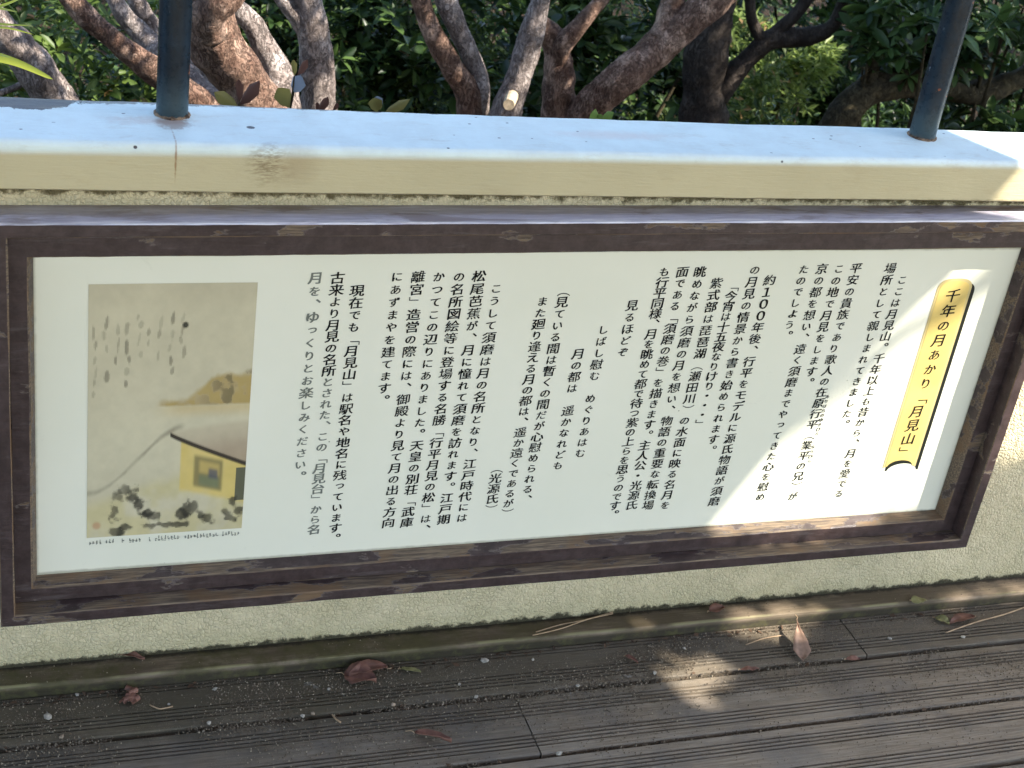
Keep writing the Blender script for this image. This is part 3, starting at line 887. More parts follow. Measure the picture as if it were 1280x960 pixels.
# house with verandah
hx = sst(U, 0.57, 0.585)
roof_e = 0.585 + 0.135 * ((U - 0.51) / 0.49).clip(0, 1) ** 0.9
roof_t = 0.575 - 0.03 * sst(U, 0.5, 1.0)
wallm = hx * sst(Vv - roof_e, 0.0, 0.008) * (1 - sst(Vv - (0.80 + 0.16 * (U - 0.57)), 0, 0.03))
over(wallm * (0.75 + 0.5 * (n2 - .3)), (0.62, 0.47, 0.14))
q = Vv - 0.16 * (U - 0.66)
def box_(u0, u1, v0, v1, e=0.012): return sst(U, u0 - e, u0 + e) * (1 - sst(U, u1 - e, u1 + e)) * sst(q, v0 - e, v0 + e) * (1 - sst(q, v1 - e, v1 + e))
over(wallm * box_(0.665, 0.85, 0.672, 0.802) * 0.85, (0.19, 0.16, 0.07))
over(wallm * box_(0.70, 0.83, 0.690, 0.74) * 0.9, (0.48, 0.36, 0.12))
over(wallm * box_(0.70, 0.83, 0.75, 0.792) * 0.9, (0.17, 0.19, 0.10))
over(wallm * box_(0.76, 0.82, 0.715, 0.755) * 0.8, (0.07, 0.08, 0.11))
over((U > 0.94) * (Vv > 0.735) * (Vv < 0.875) * 0.9, (0.06, 0.075, 0.06))
roof = (U > 0.51) * sst(Vv - (roof_t - 0.02), 0, 0.03) * (1 - sst(Vv - roof_e, 0, 0.004))
over(roof * (0.4 + 0.5 * sst(Vv - roof_t, 0, 0.12)), (0.37, 0.285, 0.19))
over((U > 0.505) * (1 - sst(np.abs(Vv - roof_e), 0.004, 0.014)), (0.045, 0.035, 0.025))
# dark rockwork along the bottom
def blobm(u, v, ru, rv, k=0.9):
    global img
    d = np.hypot((U - u) / ru, (Vv - v) / rv) + (n4 - .5) * 2.6
    over((1 - sst(d, 0.5, 1.25)) * k * (0.55 + 0.6 * n3), (0.03, 0.028, 0.02))
for u, v, ru, rv in ((.25, .805, .05, .025), (.19, .84, .035, .03), (.17, .89, .03, .045), (.28, .84, .035, .025), (.335, .87, .045, .03), (.385, .905, .035, .025), (.41, .93, .05, .02), (.18, .985, .04, .018), (.26, .965, .04, .012),
                     (.50, .962, .13, .012), (.60, .925, .04, .022), (.65, .90, .055, .026), (.72, .93, .03, .02), (.77, .94, .04, .025), (.93, .875, .03, .03), (.88, .92, .04, .02), (.97, .93, .03, .025), (.92, .95, .05, .015)):
    blobm(u, v, ru, rv)
# brush inscription: faint drifting strokes with no characters in them
rs = np.random.RandomState(3)
for c_ in range(9):
    u0 = 0.04 + c_ * 0.065
    v = 0.10 + rs.rand() * 0.05
    while v < 0.22 + 0.18 * rs.rand() + 0.01 * (8 - c_):
        if rs.rand() < 0.3: v += 0.03; continue
        L = 0.012 + rs.rand() * 0.035
        uu = u0 + (rs.rand() - .5) * 0.03
        d = np.hypot((U - uu + (Vv - v) * (rs.rand() - .3) * 0.5) / (0.007 + 0.006 * rs.rand()), (Vv - v - L / 2) / (L / 2 + 0.006)) + (n4 - 0.5) * 1.6
        over((1 - sst(d, 0.6, 1.3)) * (0.25 + 0.5 * rs.rand()), (0.17, 0.15, 0.10))
        v += L + 0.008 + rs.rand() * 0.02
over((1 - sst(np.hypot((U - .575) / 0.02, (Vv - .155) / .013), .6, 1.2)) * .95, (0.03, 0.03, 0.02))
over((1 - sst(np.hypot((U - .06) / 0.03, (Vv - .95) / .018), .5, 1.2)) * .5, (0.45, 0.17, 0.07))
img = np.clip(img * (0.93 + 0.14 * fbm(33, 20, 30)[..., None]), 0, 1)
gx = np.linspace(PX0, PX1, NU + 1); gz = np.linspace(PZ1, PZ0, NV + 1)
gxx, gzz = np.meshgrid(gx, gz)
vs = np.stack([gxx.ravel(), np.full(gxx.size, YB - 0.0006), gzz.ravel()], 1)
ii, jj = np.meshgrid(np.arange(NU), np.arange(NV)); q0 = (jj * (NU + 1) + ii).ravel()
fs = np.stack([q0, q0 + NU + 1, q0 + NU + 2, q0 + 1], 1)
po = mk('printed_painting', vs, fs, None, panel)
ca = po.data.color_attributes.new('ink', 'FLOAT_COLOR', 'CORNER')
cols = np.repeat(np.concatenate([img.reshape(-1, 3), np.ones((NU * NV, 1))], 1), 4, axis=0)
ca.data.foreach_set('color', cols.ravel().astype(np.float32))
t = NT('painting_print', 0.5, 0.3); at_ = t.n('ShaderNodeAttribute', attribute_name='ink'); t.color(at_.outputs['Color'])
po.data.materials.append(t.m)
# caption strip: a row of print too small to read
vs, fs = [], []
x = PX0 + 0.004; zc = PZ0 - 0.012
rs = np.random.RandomState(8)
while x < PX1 - 0.004:
    if rs.rand() < 0.92:
        for k in range(5):
            w_ = 0.0014 + rs.rand() * 0.0024; h_ = 0.0008 + rs.rand() * 0.0006
            xx = x + rs.rand() * 0.0015; z0 = zc - 0.0035 + rs.rand() * 0.006
            if rs.rand() < 0.4: w_, h_ = h_, w_ + 0.002
            b = len(vs); y_ = YB - 0.0006 - 0.00005 * (k + 1)
            vs += [(xx, y_, z0), (xx + w_, y_, z0), (xx + w_, y_, z0 + h_), (xx, y_, z0 + h_)]; fs.append((b, b + 1, b + 2, b + 3))
    x += 0.0054 if rs.rand() < 0.9 else 0.012
mk('caption_print', vs, fs, M_INK2, panel)

# ================================================================== VEGETATION
def catmull(P, R, step):
    P = [Vector(p) for p in P]
    out, ro = [], []
    n = len(P)
    for i in range(n - 1):
        p0 = P[max(i - 1, 0)]; p1 = P[i]; p2 = P[i + 1]; p3 = P[min(i + 2, n - 1)]
        m = max(2, int((p2 - p1).length / step))
        for k in range(m):
            t_ = k / m
            out.append(0.5 * ((2 * p1) + (-p0 + p2) * t_ + (2 * p0 - 5 * p1 + 4 * p2 - p3) * t_ ** 2 + (-p0 + 3 * p1 - 3 * p2 + p3) * t_ ** 3))
            ro.append(R[i] + (R[i + 1] - R[i]) * t_)
    out.append(P[-1]); ro.append(R[-1])
    return out, ro
def tube(P, R, segs=16, step=0.03, lump=0.12, seed=0):
    pts, rr = catmull(P, R, step)
    vs, fs = [], []
    up = Vector((0.3, 0.9, 0.2))
    for i, p in enumerate(pts):
        d = (pts[min(i + 1, len(pts) - 1)] - pts[max(i - 1, 0)]).normalized()
        s = d.cross(up).normalized(); u = s.cross(d)
        for k in range(segs):
            a = 2 * math.pi * k / segs
            v = s * math.cos(a) + u * math.sin(a)
            q = p + v * rr[i]
            f = 1 + lump * (mnoise.noise(q * 7 + Vector((seed, 0, 0))) * 1.3 + 0.7 * mnoise.noise(q * 22 + Vector((seed, 5, 0))) - (0.45 * abs(mnoise.noise(Vector((q.x * 70, q.y * 70, q.z * 38)))) if lump > 0.15 else 0))
            vs.append(p + v * rr[i] * f)
    n = len(pts)
    for i in range(n - 1):
        for k in range(segs):
            fs.append((i * segs + k, i * segs + (k + 1) % segs, (i + 1) * segs + (k + 1) % segs, (i + 1) * segs + k))
    fs.append(tuple(range(segs - 1, -1, -1))); fs.append(tuple((n - 1) * segs + k for k in range(segs)))
    return vs, fs

# leaf shape: 10 vertices, folded on the midrib
LEAF = np.array([(0, 0, 0), (0.22, 0.30, 0.06), (0.62, 0.40, 0.07), (0.88, 0.22, 0.03), (1, 0, -0.03), (0.88, -0.22, 0.03), (0.62, -0.40, 0.07), (0.22, -0.30, 0.06), (0.35, 0, 0.0), (0.72, 0, -0.01)])
LF = np.array([(0, 8, 1, 1), (8, 9, 2, 1), (9, 4, 3, 2), (0, 7, 8, 8), (7, 6, 9, 8), (6, 5, 4, 9)])
def leaves(name, P, Dn, L, Wd, mat, parent, seed=0, curl=0.15, simple=False, tone=None):
    """P centres, Dn direction of the leaf axis, L length, Wd width ratio"""
    rs = np.random.RandomState(seed)
    n = len(P)
    Dn = Dn / np.linalg.norm(Dn, axis=1)[:, None]
    upv = np.array((0, 0, 1.0)) + rs.normal(0, 0.45, (n, 3))
    s = np.cross(upv, Dn); s /= (np.linalg.norm(s, axis=1)[:, None] + 1e-9)
    u = np.cross(Dn, s)
    if simple:
        base = np.array([(0, 0, 0), (0.5, 0.42, 0.05), (1, 0, 0), (0.5, -0.42, 0.05)])
        fc = np.array([(0, 1, 2), (0, 2, 3)])
    else: base = LEAF; fc = None
    k = len(base)
    Lc = (L if isinstance(L, np.ndarray) else np.full(n, L))[:, None, None]
    bz = base[:, 2] - curl * base[:, 0] ** 2
    V = P[:, None, :] + Lc * (base[None, :, 0, None] * Dn[:, None, :] + base[None, :, 1, None] * Wd * s[:, None, :] + bz[None, :, None] * u[:, None, :])
    V = V.reshape(-1, 3)
    off = (np.arange(n) * k)
    if simple:
        F = (fc[None] + off[:, None, None]).reshape(-1, 3).tolist(); fpl = 2
    else:
        F = []
        tmpl = [(0, 8, 1), (8, 9, 2, 1), (9, 4, 3, 2), (0, 7, 8), (7, 6, 9, 8), (6, 5, 4, 9)]
        for o_ in off.tolist():
            for f in tmpl: F.append(tuple(o_ + q for q in f))
        fpl = 6
    o = mk(name, V, F, mat, parent, smooth=not simple)
    at2 = o.data.attributes.new('rnd', 'FLOAT', 'FACE')
    r = rs.rand(n) if tone is None else tone
    at2.data.foreach_set('value', np.repeat(r, fpl).astype(np.float32))
    return o
def cloud(n, c, r, rs, shell=0.5, noise_s=2.2, thr=-0.05):
    """points in a lumpy ellipsoid with holes"""
    out = []
    while len(out) < n:
        v = rs.normal(0, 1, 3); v /= np.linalg.norm(v)
        q = (rs.rand() ** (1 / 3)) * (1 - shell) + shell * rs.rand() ** 0.25
        q = min(q, 1.0)
        p = np.array(c) + v * np.array(r) * q
        if mnoise.noise(Vector(p) * noise_s) > thr: out.append(p)
    return np.array(out)
def rosettes(C_, rs, nl=8, tilt=0.5):
    """turn centres into whorls of leaves: returns positions and directions"""
    P, D = [], []
    for c in C_:
        ax = np.array((rs.normal(0, .5), rs.normal(0, .5) - 0.35, 1.0)); ax /= np.linalg.norm(ax)
        a = np.cross(ax, (1, 0.2, 0)); a /= np.linalg.norm(a); b = np.cross(ax, a)
        ph = rs.rand() * 6.28
        for k in range(nl):
            th = ph + k * 2.4
            t_ = tilt + rs.normal(0, 0.25) - 0.02 * k
            P.append(c + ax * 0.004 * k); D.append((a * math.cos(th) + b * math.sin(th)) + ax * t_)
    return np.array(P), np.array(D)

def px_limb(L, Y0=None):
    """[(px,py,Y,r_px)] -> points, radii"""
    P, R = [], []
    for x, y, Y, r in L:
        P.append(at(x, y, Y)); R.append(r / ppm(x, y, Y))
    return P, R
def to_ground(P, R, dx=0.1, dy=0.0, flare=1.35):
    """carry the limb on to the soil"""
    d = (P[-1] - P[-2]).normalized()
    e = P[-1] + Vector((d.x * 0.25 + dx * 0.3, dy * 0.3, -0.25))
    g = Vector((e.x + dx, e.y + dy, 0)); g.z = ground_z(g.x, g.y) - 0.05
    return P + [e, g], R + [R[-1] * 1.1, R[-1] * flare]

trees = []
def tree(label, loc_px, limbs, bark, crown=None, group='old garden trees behind the wall', leafmat=None, name='garden_tree'):
    """limbs: list of (partname, [(px,py,Y,r)...], ground?, bark)"""
    P, R = px_limb(limbs[0][1])
    Pg, Rg = to_ground(P, R)
    root = empty(name, Pg[-1] + Vector((0, 0, 0.05)), label, 'tree', group)
    for i, (pn, L, gnd, bk) in enumerate(limbs):
        P, R = px_limb(L)
        if gnd: P, R = to_ground(P, R, dx=gnd if isinstance(gnd, float) else 0.1)
        vs, fs = tube(P, R, 34, 0.010, 0.20, seed=len(trees) * 3.3 + i)
        mk(pn, vs, fs, bk or bark, root, smooth=True)
    if crown:
        rs = np.random.RandomState(len(trees) + 40)
        PP, DD = [], []
        for (c, r, n) in crown:
            cc = cloud(int(n * (0.9 if c[0] < 1.7 else 1.7)), (c[0] + 0.7, 3.45, H + 0.22), (r[0] * 1.25, 0.72, 0.55), rs, 0.3, 2.6, 0.06)
            p, d = rosettes(cc, rs, 7)
            PP.append(p); DD.append(d)
        for (c, r, n) in crown:
            cc = cloud(int(n * (2.4 if c[0] > 2.2 else 1.2)), (c[0] * 1.25 + 0.9, 5.0 + 0.3 * rs.rand(), H - 0.50), (r[0] * 1.5, 0.7, 0.45), rs, 0.3, 2.2, 0.04)
            p, d = rosettes(cc, rs, 7)
            PP.append(p); DD.append(d)
        PP = np.concatenate(PP); DD = np.concatenate(DD)
        leaves('crown', PP, DD, 0.06 + 0.03 * rs.rand(len(PP)), 0.42, leafmat or M_LEAF, root, seed=len(trees))
    trees.append(root)
    return root
Zc = lambda z: H + z
tree('leaning grey-brown trunk at the far left behind the bladed leaves', None,
     [('trunk', [(-70, -60, 4.0, 22), (-20, 10, 4.0, 22), (25, 65, 4.0, 22), (62, 115, 4.0, 24), (95, 165, 4.0, 27)], True, None),
      ('limb', [(-10, 120, 4.0, 4), (22, 108, 4.0, 4), (40, 96, 4.0, 5), (62, 110, 4.0, 6)], False, None)],
     M_BARK_GREY, [((-0.6, 4.0, Zc(-0.35)), (0.9, 0.7, 0.45), 80)])
tree('pinkish limb slanting down behind the left railing post', None,
     [('trunk', [(60, -40, 3.8, 12), (100, 12, 3.8, 14), (150, 56, 3.8, 16), (205, 98, 3.8, 17), (255, 135, 3.8, 18), (300, 190, 3.8, 20)], True, M_BARK_RED),
      ('limb', [(128, -30, 4.1, 11), (152, 15, 4.1, 12), (180, 45, 4.1, 13), (215, 82, 4.0, 15), (262, 124, 3.9, 15), (300, 160, 3.85, 17)], False, M_BARK_GREY),
      ('limb', [(150, -40, 4.2, 12), (175, 10, 4.2, 13), (205, 52, 4.2, 14), (250, 88, 4.1, 13), (300, 118, 4.0, 13), (330, 150, 3.9, 15)], False, M_BARK_GREY)],
     M_BARK_RED, [((0.5, 4.0, Zc(-0.35)), (0.6, 0.6, 0.35), 60)])
tree('thick knotted brown trunk with peeling bark right of the left post', None,
     [('trunk', [(262, -20, 3.5, 34), (262, 22, 3.5, 33), (272, 60, 3.5, 33), (300, 100, 3.5, 34), (322, 140, 3.5, 36), (330, 180, 3.5, 38)], True, M_BARK_RED),
      ('limb', [(310, -40, 3.45, 15), (285, -5, 3.42, 20), (262, 20, 3.44, 24), (268, 44, 3.46, 20)], False, M_BARK_RED),
      ('limb', [(285, 5, 3.6, 14), (312, 28, 3.6, 15), (332, 62, 3.6, 17), (348, 98, 3.6, 18), (362, 150, 3.55, 19)], True, M_BARK_GREY)],
     M_BARK_RED, [((0.9, 3.7, Zc(-0.2)), (0.5, 0.5, 0.3), 90)])
tree('pale grey scaly trunk standing nearly upright right of the knotted trunk', None,
     [('trunk', [(375, -40, 3.7, 17), (386, 10, 3.7, 18), (394, 60, 3.7, 20), (399, 105, 3.7, 22), (404, 160, 3.7, 24)], True, None),
      ('limb', [(335, -30, 3.7, 9), (352, -2, 3.7, 10), (372, 22, 3.7, 11), (386, 50, 3.7, 11), (392, 80, 3.7, 10)], False, None)],
     M_BARK_GREY, [((1.2, 3.8, Zc(-0.2)), (0.5, 0.5, 0.3), 80)])
tree('forked trunk in the middle with one red and one grey arm', None,
     [('trunk', [(500, -50, 3.9, 12), (522, -5, 3.9, 12), (542, 45, 3.9, 13), (566, 84, 3.9, 14), (588, 118, 3.9, 18), (590, 160, 3.9, 20)], True, M_BARK_RED),
      ('limb', [(545, -50, 3.92, 12), (558, 0, 3.92, 13), (576, 45, 3.92, 13), (594, 82, 3.92, 13), (602, 112, 3.9, 13), (598, 140, 3.9, 14)], False, M_BARK_GREY)],
     M_BARK_RED, [((1.6, 4.1, Zc(-0.3)), (0.6, 0.6, 0.3), 110)])
tf = tree('straight grey trunk with a pale sawn stub near its foot', None,
     [('trunk', [(690, -50, 3.8, 12), (676, 0, 3.8, 13), (664, 45, 3.8, 15), (650, 88, 3.8, 16), (638, 125, 3.8, 17), (628, 165, 3.8, 19)], True, None)],
     M_BARK_GREY, [((2.0, 4.0, Zc(-0.25)), (0.5, 0.5, 0.25), 80)])
P_, R_ = px_limb([(640, 120, 3.76, 8), (636, 131, 3.68, 7)])
vs, fs = tube(P_, R_, 14, 0.01, 0.1, 2); mk('stub', vs, fs, m_flat('sawn_wood', (0.42, 0.33, 0.22), 0.8, 0.2, 0.3, 80), tf, smooth=False)
tree('dark red trunk splitting low into three arms, the thickest reaching right', None,
     [('trunk', [(672, 30, 4.0, 14), (692, 50, 4.0, 17), (700, 90, 4.0, 19), (700, 125, 4.0, 22), (702, 170, 4.0, 26)], True, M_BARK_RED),
      ('limb', [(790, -50, 3.95, 8), (752, 0, 3.95, 10), (725, 30, 3.95, 11), (703, 58, 3.97, 12), (698, 85, 4.0, 11)], False, M_BARK_RED),
      ('limb', [(960, -60, 3.9, 16), (905, -8, 3.9, 18), (862, 26, 3.9, 19), (818, 66, 3.9, 22), (770, 105, 3.9, 22), (728, 140, 3.95, 22), (706, 175, 4.0, 22)], False, M_BARK_RED),
      ('limb', [(848, -50, 3.95, 14), (842, 0, 3.95, 15), (838, 22, 3.93, 17), (826, 52, 3.9, 17)], False, M_BARK_RED)],
     M_BARK_RED, [((2.5, 4.2, Zc(-0.3)), (0.8, 0.7, 0.35), 160)])
tree('black shaded tree with crooked spreading arms right of centre', None,
     [('trunk', [(905, -60, 4.4, 22), (895, 0, 4.4, 24), (884, 60, 4.4, 26), (880, 110, 4.4, 28), (880, 170, 4.4, 30)], True, None),
      ('limb', [(886, 130, 4.4, 16), (915, 95, 4.4, 15), (942, 66, 4.4, 14), (965, 48, 4.4, 14), (1012, 45, 4.4, 11), (1042, 30, 4.4, 9), (1062, -20, 4.4, 8)], False, None),
      ('limb', [(962, 48, 4.4, 9), (990, 22, 4.4, 8), (1010, -5, 4.4, 8), (1030, -50, 4.4, 8)], False, None),
      ('limb', [(955, 52, 4.4, 8), (940, 25, 4.4, 7), (938, -20, 4.4, 7)], False, None)],
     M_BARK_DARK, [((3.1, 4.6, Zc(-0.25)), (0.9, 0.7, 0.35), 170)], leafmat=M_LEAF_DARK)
tree('olive brown trunk lying low and arching behind the right post', None,
     [('trunk', [(1330, 60, 4.3, 16), (1270, 100, 4.3, 15), (1215, 116, 4.3, 15), (1150, 106, 4.3, 17), (1095, 112, 4.3, 19), (1055, 140, 4.3, 21), (1030, 190, 4.3, 24)], True, None),
      ('limb', [(1120, -10, 4.3, 4), (1097, 30, 4.3, 5), (1095, 62, 4.3, 7), (1088, 95, 4.3, 9), (1088, 112, 4.3, 10)], False, None),
      ('limb', [(1290, 20, 4.35, 6), (1245, 55, 4.35, 8), (1205, 84, 4.32, 10), (1175, 108, 4.3, 10)], False, None)],
     M_BARK_OLIVE, [((3.9, 4.6, Zc(-0.3)), (0.8, 0.7, 0.35), 150)], leafmat=M_LEAF_DARK)

# shrubs that fill the bank behind the trees
def shrub(label, px, py, Y, rad, n, L, mat, seed, fine=False, group='shrubs on the bank behind the trees'):
    c = at(px, py, Y)
    g = Vector((c.x, c.y, ground_z(c.x, c.y)))
    root = empty('shrub', g, label, 'shrub', group)
    rs = np.random.RandomState(seed)
    cc = cloud(n, c, rad, rs, 0.65, 3.0, -0.12)
    cc = cc[cc[:, 2] > g.z + 0.02]
    p, d = rosettes(cc, rs, 6 if fine else 8, 0.45)
    leaves('foliage', p, d, L * (0.7 + 0.6 * rs.rand(len(p))), 0.44, mat, root, seed, simple=fine)
    for k in range(5):
        a = cc[rs.randint(len(cc))]
        st_, f_ = tube([g + Vector((rs.normal(0, .05), rs.normal(0, .05), -0.05)), (g + Vector(a)) / 2 + Vector((rs.normal(0, .05), 0, 0)), Vector(a)], [0.014, 0.009, 0.004], 6, 0.08, 0.1, k)
        mk('stem', st_, f_, M_BARK_OLIVE, root, smooth=True)
    return root
shrub('bushy shrub with round sunlit leaves between the far-left trunk and the pink limb', 120, 95, 4.6, (0.55, 0.45, 0.42), 420, 0.050, M_LEAF, 1)
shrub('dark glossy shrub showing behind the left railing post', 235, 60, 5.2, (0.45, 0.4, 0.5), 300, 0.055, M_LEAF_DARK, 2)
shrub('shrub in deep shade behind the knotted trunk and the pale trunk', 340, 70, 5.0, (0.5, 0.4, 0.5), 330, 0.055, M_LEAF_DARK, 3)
shrub('finely speckled sunlit shrub between the pale trunk and the forked trunk', 465, 75, 5.2, (0.5, 0.45, 0.5), 900, 0.036, M_LEAF_BACK, 4, True)
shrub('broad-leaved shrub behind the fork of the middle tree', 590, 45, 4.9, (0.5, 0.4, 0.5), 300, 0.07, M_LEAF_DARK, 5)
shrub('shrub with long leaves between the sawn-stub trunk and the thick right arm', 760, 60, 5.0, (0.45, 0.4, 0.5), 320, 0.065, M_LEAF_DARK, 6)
shrub('lime green speckled shrub seen under the thick slanting arm', 840, 120, 5.4, (0.6, 0.5, 0.42), 900, 0.042, M_LEAF_BACK, 7, True)
shrub('small bright shrub framed by the black tree arms', 985, 85, 5.3, (0.22, 0.15, 0.20), 110, 0.05, M_LEAF_LIME, 8, True)
shrub('shaded shrub with pale-edged leaves at the far right edge', 1265, 75, 4.3, (0.30, 0.35, 0.4), 170, 0.075, M_LEAF_DARK, 9)
shrub('dark whorled shrub just left of the right railing post', 1148, 25, 4.25, (0.26, 0.3, 0.25), 90, 0.075, M_LEAF_DARK, 10)
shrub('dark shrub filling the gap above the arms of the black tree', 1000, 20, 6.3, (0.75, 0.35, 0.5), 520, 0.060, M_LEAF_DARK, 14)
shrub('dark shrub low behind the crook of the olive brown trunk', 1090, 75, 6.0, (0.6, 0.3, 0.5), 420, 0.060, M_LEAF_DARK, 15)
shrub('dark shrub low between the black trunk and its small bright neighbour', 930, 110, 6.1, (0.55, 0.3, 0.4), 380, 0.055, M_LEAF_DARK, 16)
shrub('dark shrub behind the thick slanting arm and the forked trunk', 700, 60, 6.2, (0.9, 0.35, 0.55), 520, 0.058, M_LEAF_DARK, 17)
# thicket further down the bank: nobody could count it
rs = np.random.RandomState(77)
PP = []
for k in range(430):
    x = -2.5 + rs.rand() * 14; y = 6.3 + rs.rand() * 6.2
    z = ground_z(x, y) + 0.05 + rs.rand() * 1.5
    PP.append(cloud(50, (x, y, z), (0.45, 0.38, 0.32), rs, 0.5, 2.0, -0.3))
PP = np.concatenate(PP); p, d = rosettes(PP, rs, 5, 0.4)
o = leaves('thicket', p, d, 0.055 * (0.7 + 0.6 * rs.rand(len(p))), 0.45, M_LEAF_DARK, None, 5, simple=True)
tag(o, 'dense far thicket of small leaves down the bank', kind='stuff')
PP = []
for k in range(240):
    x = -1.5 + rs.rand() * 8.5; y = 4.7 + rs.rand() * 1.9
    PP.append(cloud(26, (x, y, ground_z(x, y) + 0.12 + rs.rand() * 0.35), (0.28, 0.25, 0.22), rs, 0.5, 2.0, -0.4))
PP = np.concatenate(PP); p, d = rosettes(PP, rs, 6, 0.4)
o = leaves('undergrowth', p, d, 0.05 * (0.7 + 0.6 * rs.rand(len(p))), 0.45, M_LEAF_DARK, None, 8, simple=True)
tag(o, 'low dark leafy undergrowth covering the soil between the trees', kind='stuff')
# leaf litter on the soil behind the wall
n = 5000; px_ = rs.rand(n) * 7 - 1.5; py_ = 2.5 + rs.rand(n) * 4.5
P = np.array([(a, b, ground_z(a, b) + 0.01) for a, b in zip(px_, py_)]); D = np.stack([rs.normal(0, 1, n), rs.normal(0, 1, n), rs.normal(0, .15, n)], 1)
M_LITTER = m_leaf('litter_brown', (0.05, 0.03, 0.018), (0.14, 0.085, 0.05), 0.1, 0.7)
tag(leaves('leaf_litter', P, D, 0.06, 0.4, M_LITTER, None, 6, simple=True), 'brown leaf litter on the soil behind the wall', kind='stuff')

# young shoots that rise just behind the coping
M_SH_R = m_leaf('shoot_red_brown', (0.14, 0.065, 0.05), (0.24, 0.12, 0.08), 0.35, 0.4)
M_SH_Y = m_leaf('shoot_olive_gold', (0.26, 0.22, 0.07), (0.36, 0.30, 0.11), 0.4, 0.4)
M_SH_B = m_leaf('shoot_blue_sheen', (0.25, 0.29, 0.38), (0.32, 0.36, 0.48), 0.15, 0.3)
M_SH_G = m_leaf('shoot_fresh_green', (0.20, 0.30, 0.07), (0.30, 0.40, 0.12), 0.45, 0.4)
def shoot(label, base, lv, Y=2.42):
    b = at(base[0], base[1], Y)
    root = empty('leafy_shoot', b + Vector((0, 0, -0.35)), label, 'plant', 'young shoots behind the coping')
    vs, fs = tube([b + Vector((0.02, 0.05, -0.35)), b + Vector((0, 0.01, -0.1)), b], [0.004, 0.003, 0.002], 6, 0.03, 0.05)
    mk('stem', vs, fs, M_BARK_OLIVE, root, smooth=True)
    for (x0, y0, x1, y1, wd, m_) in lv:
        a = at(x0, y0, Y); c = at(x1, y1, Y - 0.01)
        d = c - a; Ln = d.length; d.normalize()
        side = d.cross(fwd).normalized(); nn = side.cross(d)
        vs = []
        for (u, v, w_) in LEAF:
            v *= 0.60 if u > 0.8 else 1.0
            q = a + d * u * Ln + side * v * Ln * wd * 1.2 + nn * (w_ * 1.4 - 0.10 * u * u) * Ln
            vs.append(q)
        mk('leaf', vs, [(0, 8, 1), (8, 9, 2, 1), (9, 4, 3, 2), (0, 7, 8), (7, 6, 9, 8), (6, 5, 4, 9)], m_, root, smooth=True)
        # twig joining the leaf to the stem
        if (a - b).length > 0.004:
            tv, tfc = tube([b, (a + b) / 2, a], [0.0018, 0.0015, 0.0012], 5, 0.02, 0); mk('twig', tv, tfc, M_BARK_OLIVE, root)
shoot('three-leaved shoot of gold and red-brown leaves below the knotted trunk', (298, 136),
      [(298, 134, 265, 114, 0.42, M_SH_Y), (300, 131, 327, 100, 0.40, M_SH_R), (299, 128, 299, 96, 0.30, M_SH_R)])
shoot('shoot with a pale bluish leaf and a large gold leaf below the pale trunk', (363, 136),
      [(363, 135, 346, 107, 0.62, M_SH_Y), (366, 116, 378, 93, 0.70, M_SH_B), (368, 95, 367, 72, 0.30, M_SH_Y), (372, 94, 386, 73, 0.36, M_SH_R)])
shoot('two small maroon leaves at the foot of the pale trunk', (402, 142),
      [(398, 140, 412, 120, 0.40, M_SH_R), (416, 138, 424, 128, 0.40, M_SH_R), (396, 140, 397, 126, 0.30, M_SH_R)])
shoot('shoot with a cupped silver and gold leaf left of the forked trunk', (472, 142),
      [(472, 141, 467, 120, 0.70, M_SH_Y), (474, 136, 471, 118, 0.55, M_SH_B), (480, 142, 514, 124, 0.34, M_SH_Y)])
shoot('bright green leaf pair peeping over the coping right of the dark red trunk', (756, 152),
      [(748, 150, 737, 140, 0.8, M_SH_G), (752, 150, 768, 140, 0.6, M_SH_G), (744, 151, 754, 143, 0.6, M_SH_G)])
# strap-leaved plant at the left edge
M_BLADE = m_leaf('blade_yellow_green', (0.42, 0.47, 0.07), (0.58, 0.60, 0.12), 0.45, 0.35)
Y = 2.9
r0 = at(-90, 120, Y)
root = empty('strap_leaf_plant', Vector((r0.x, Y, ground_z(r0.x, Y))), 'plant with long yellow-green blades reaching in from the left edge', 'plant')
for (pts, w_) in ((((-90, 60), (-30, 66), (20, 78), (66, 99)), 9), (((-90, 34), (-40, 18), (0, 8), (30, -4)), 4), (((-90, 55), (-40, 42), (0, 34), (42, 43)), 2.6), (((-90, 28), (-30, 28), (0, 30), (37, 32)), 3),
                  (((-90, 28), (-40, 10), (-5, 10), (22, 15)), 3), (((-80, 70), (-30, 60), (-8, 66), (14, 72)), 4)):
    P = [at(a, b, Y - 0.05 * i) for i, (a, b) in enumerate(pts)]
    c_, r_2 = catmull(P, [w_] * 4, 0.012)
    vs, fs = [], []
    m = len(c_)
    for i, p in enumerate(c_):
        f = i / (m - 1); wd = w_ / ppm(0, 60, Y) * max(0.02, (1 - f) ** 0.55) * 1.0
        d = (c_[min(i + 1, m - 1)] - c_[max(i - 1, 0)]).normalized()
        s_ = d.cross(fwd).normalized()
        vs += [p - s_ * wd, p + fwd * wd * 0.35, p + s_ * wd]
    for i in range(m - 1):
        a = i * 3; fs += [(a, a + 1, a + 4, a + 3), (a + 1, a + 2, a + 5, a + 4)]
    mk('blade', vs, fs, M_BLADE, root, smooth=True)
vs, fs = tube([Vector((r0.x, Y, ground_z(r0.x, Y) - .05)), Vector((r0.x - .02, Y, 0.7)), r0 + Vector((0, 0, 0.08))], [0.03, 0.03, 0.02], 8, 0.08, 0.1)
mk('stem', vs, fs, M_BARK_OLIVE, root, smooth=True)

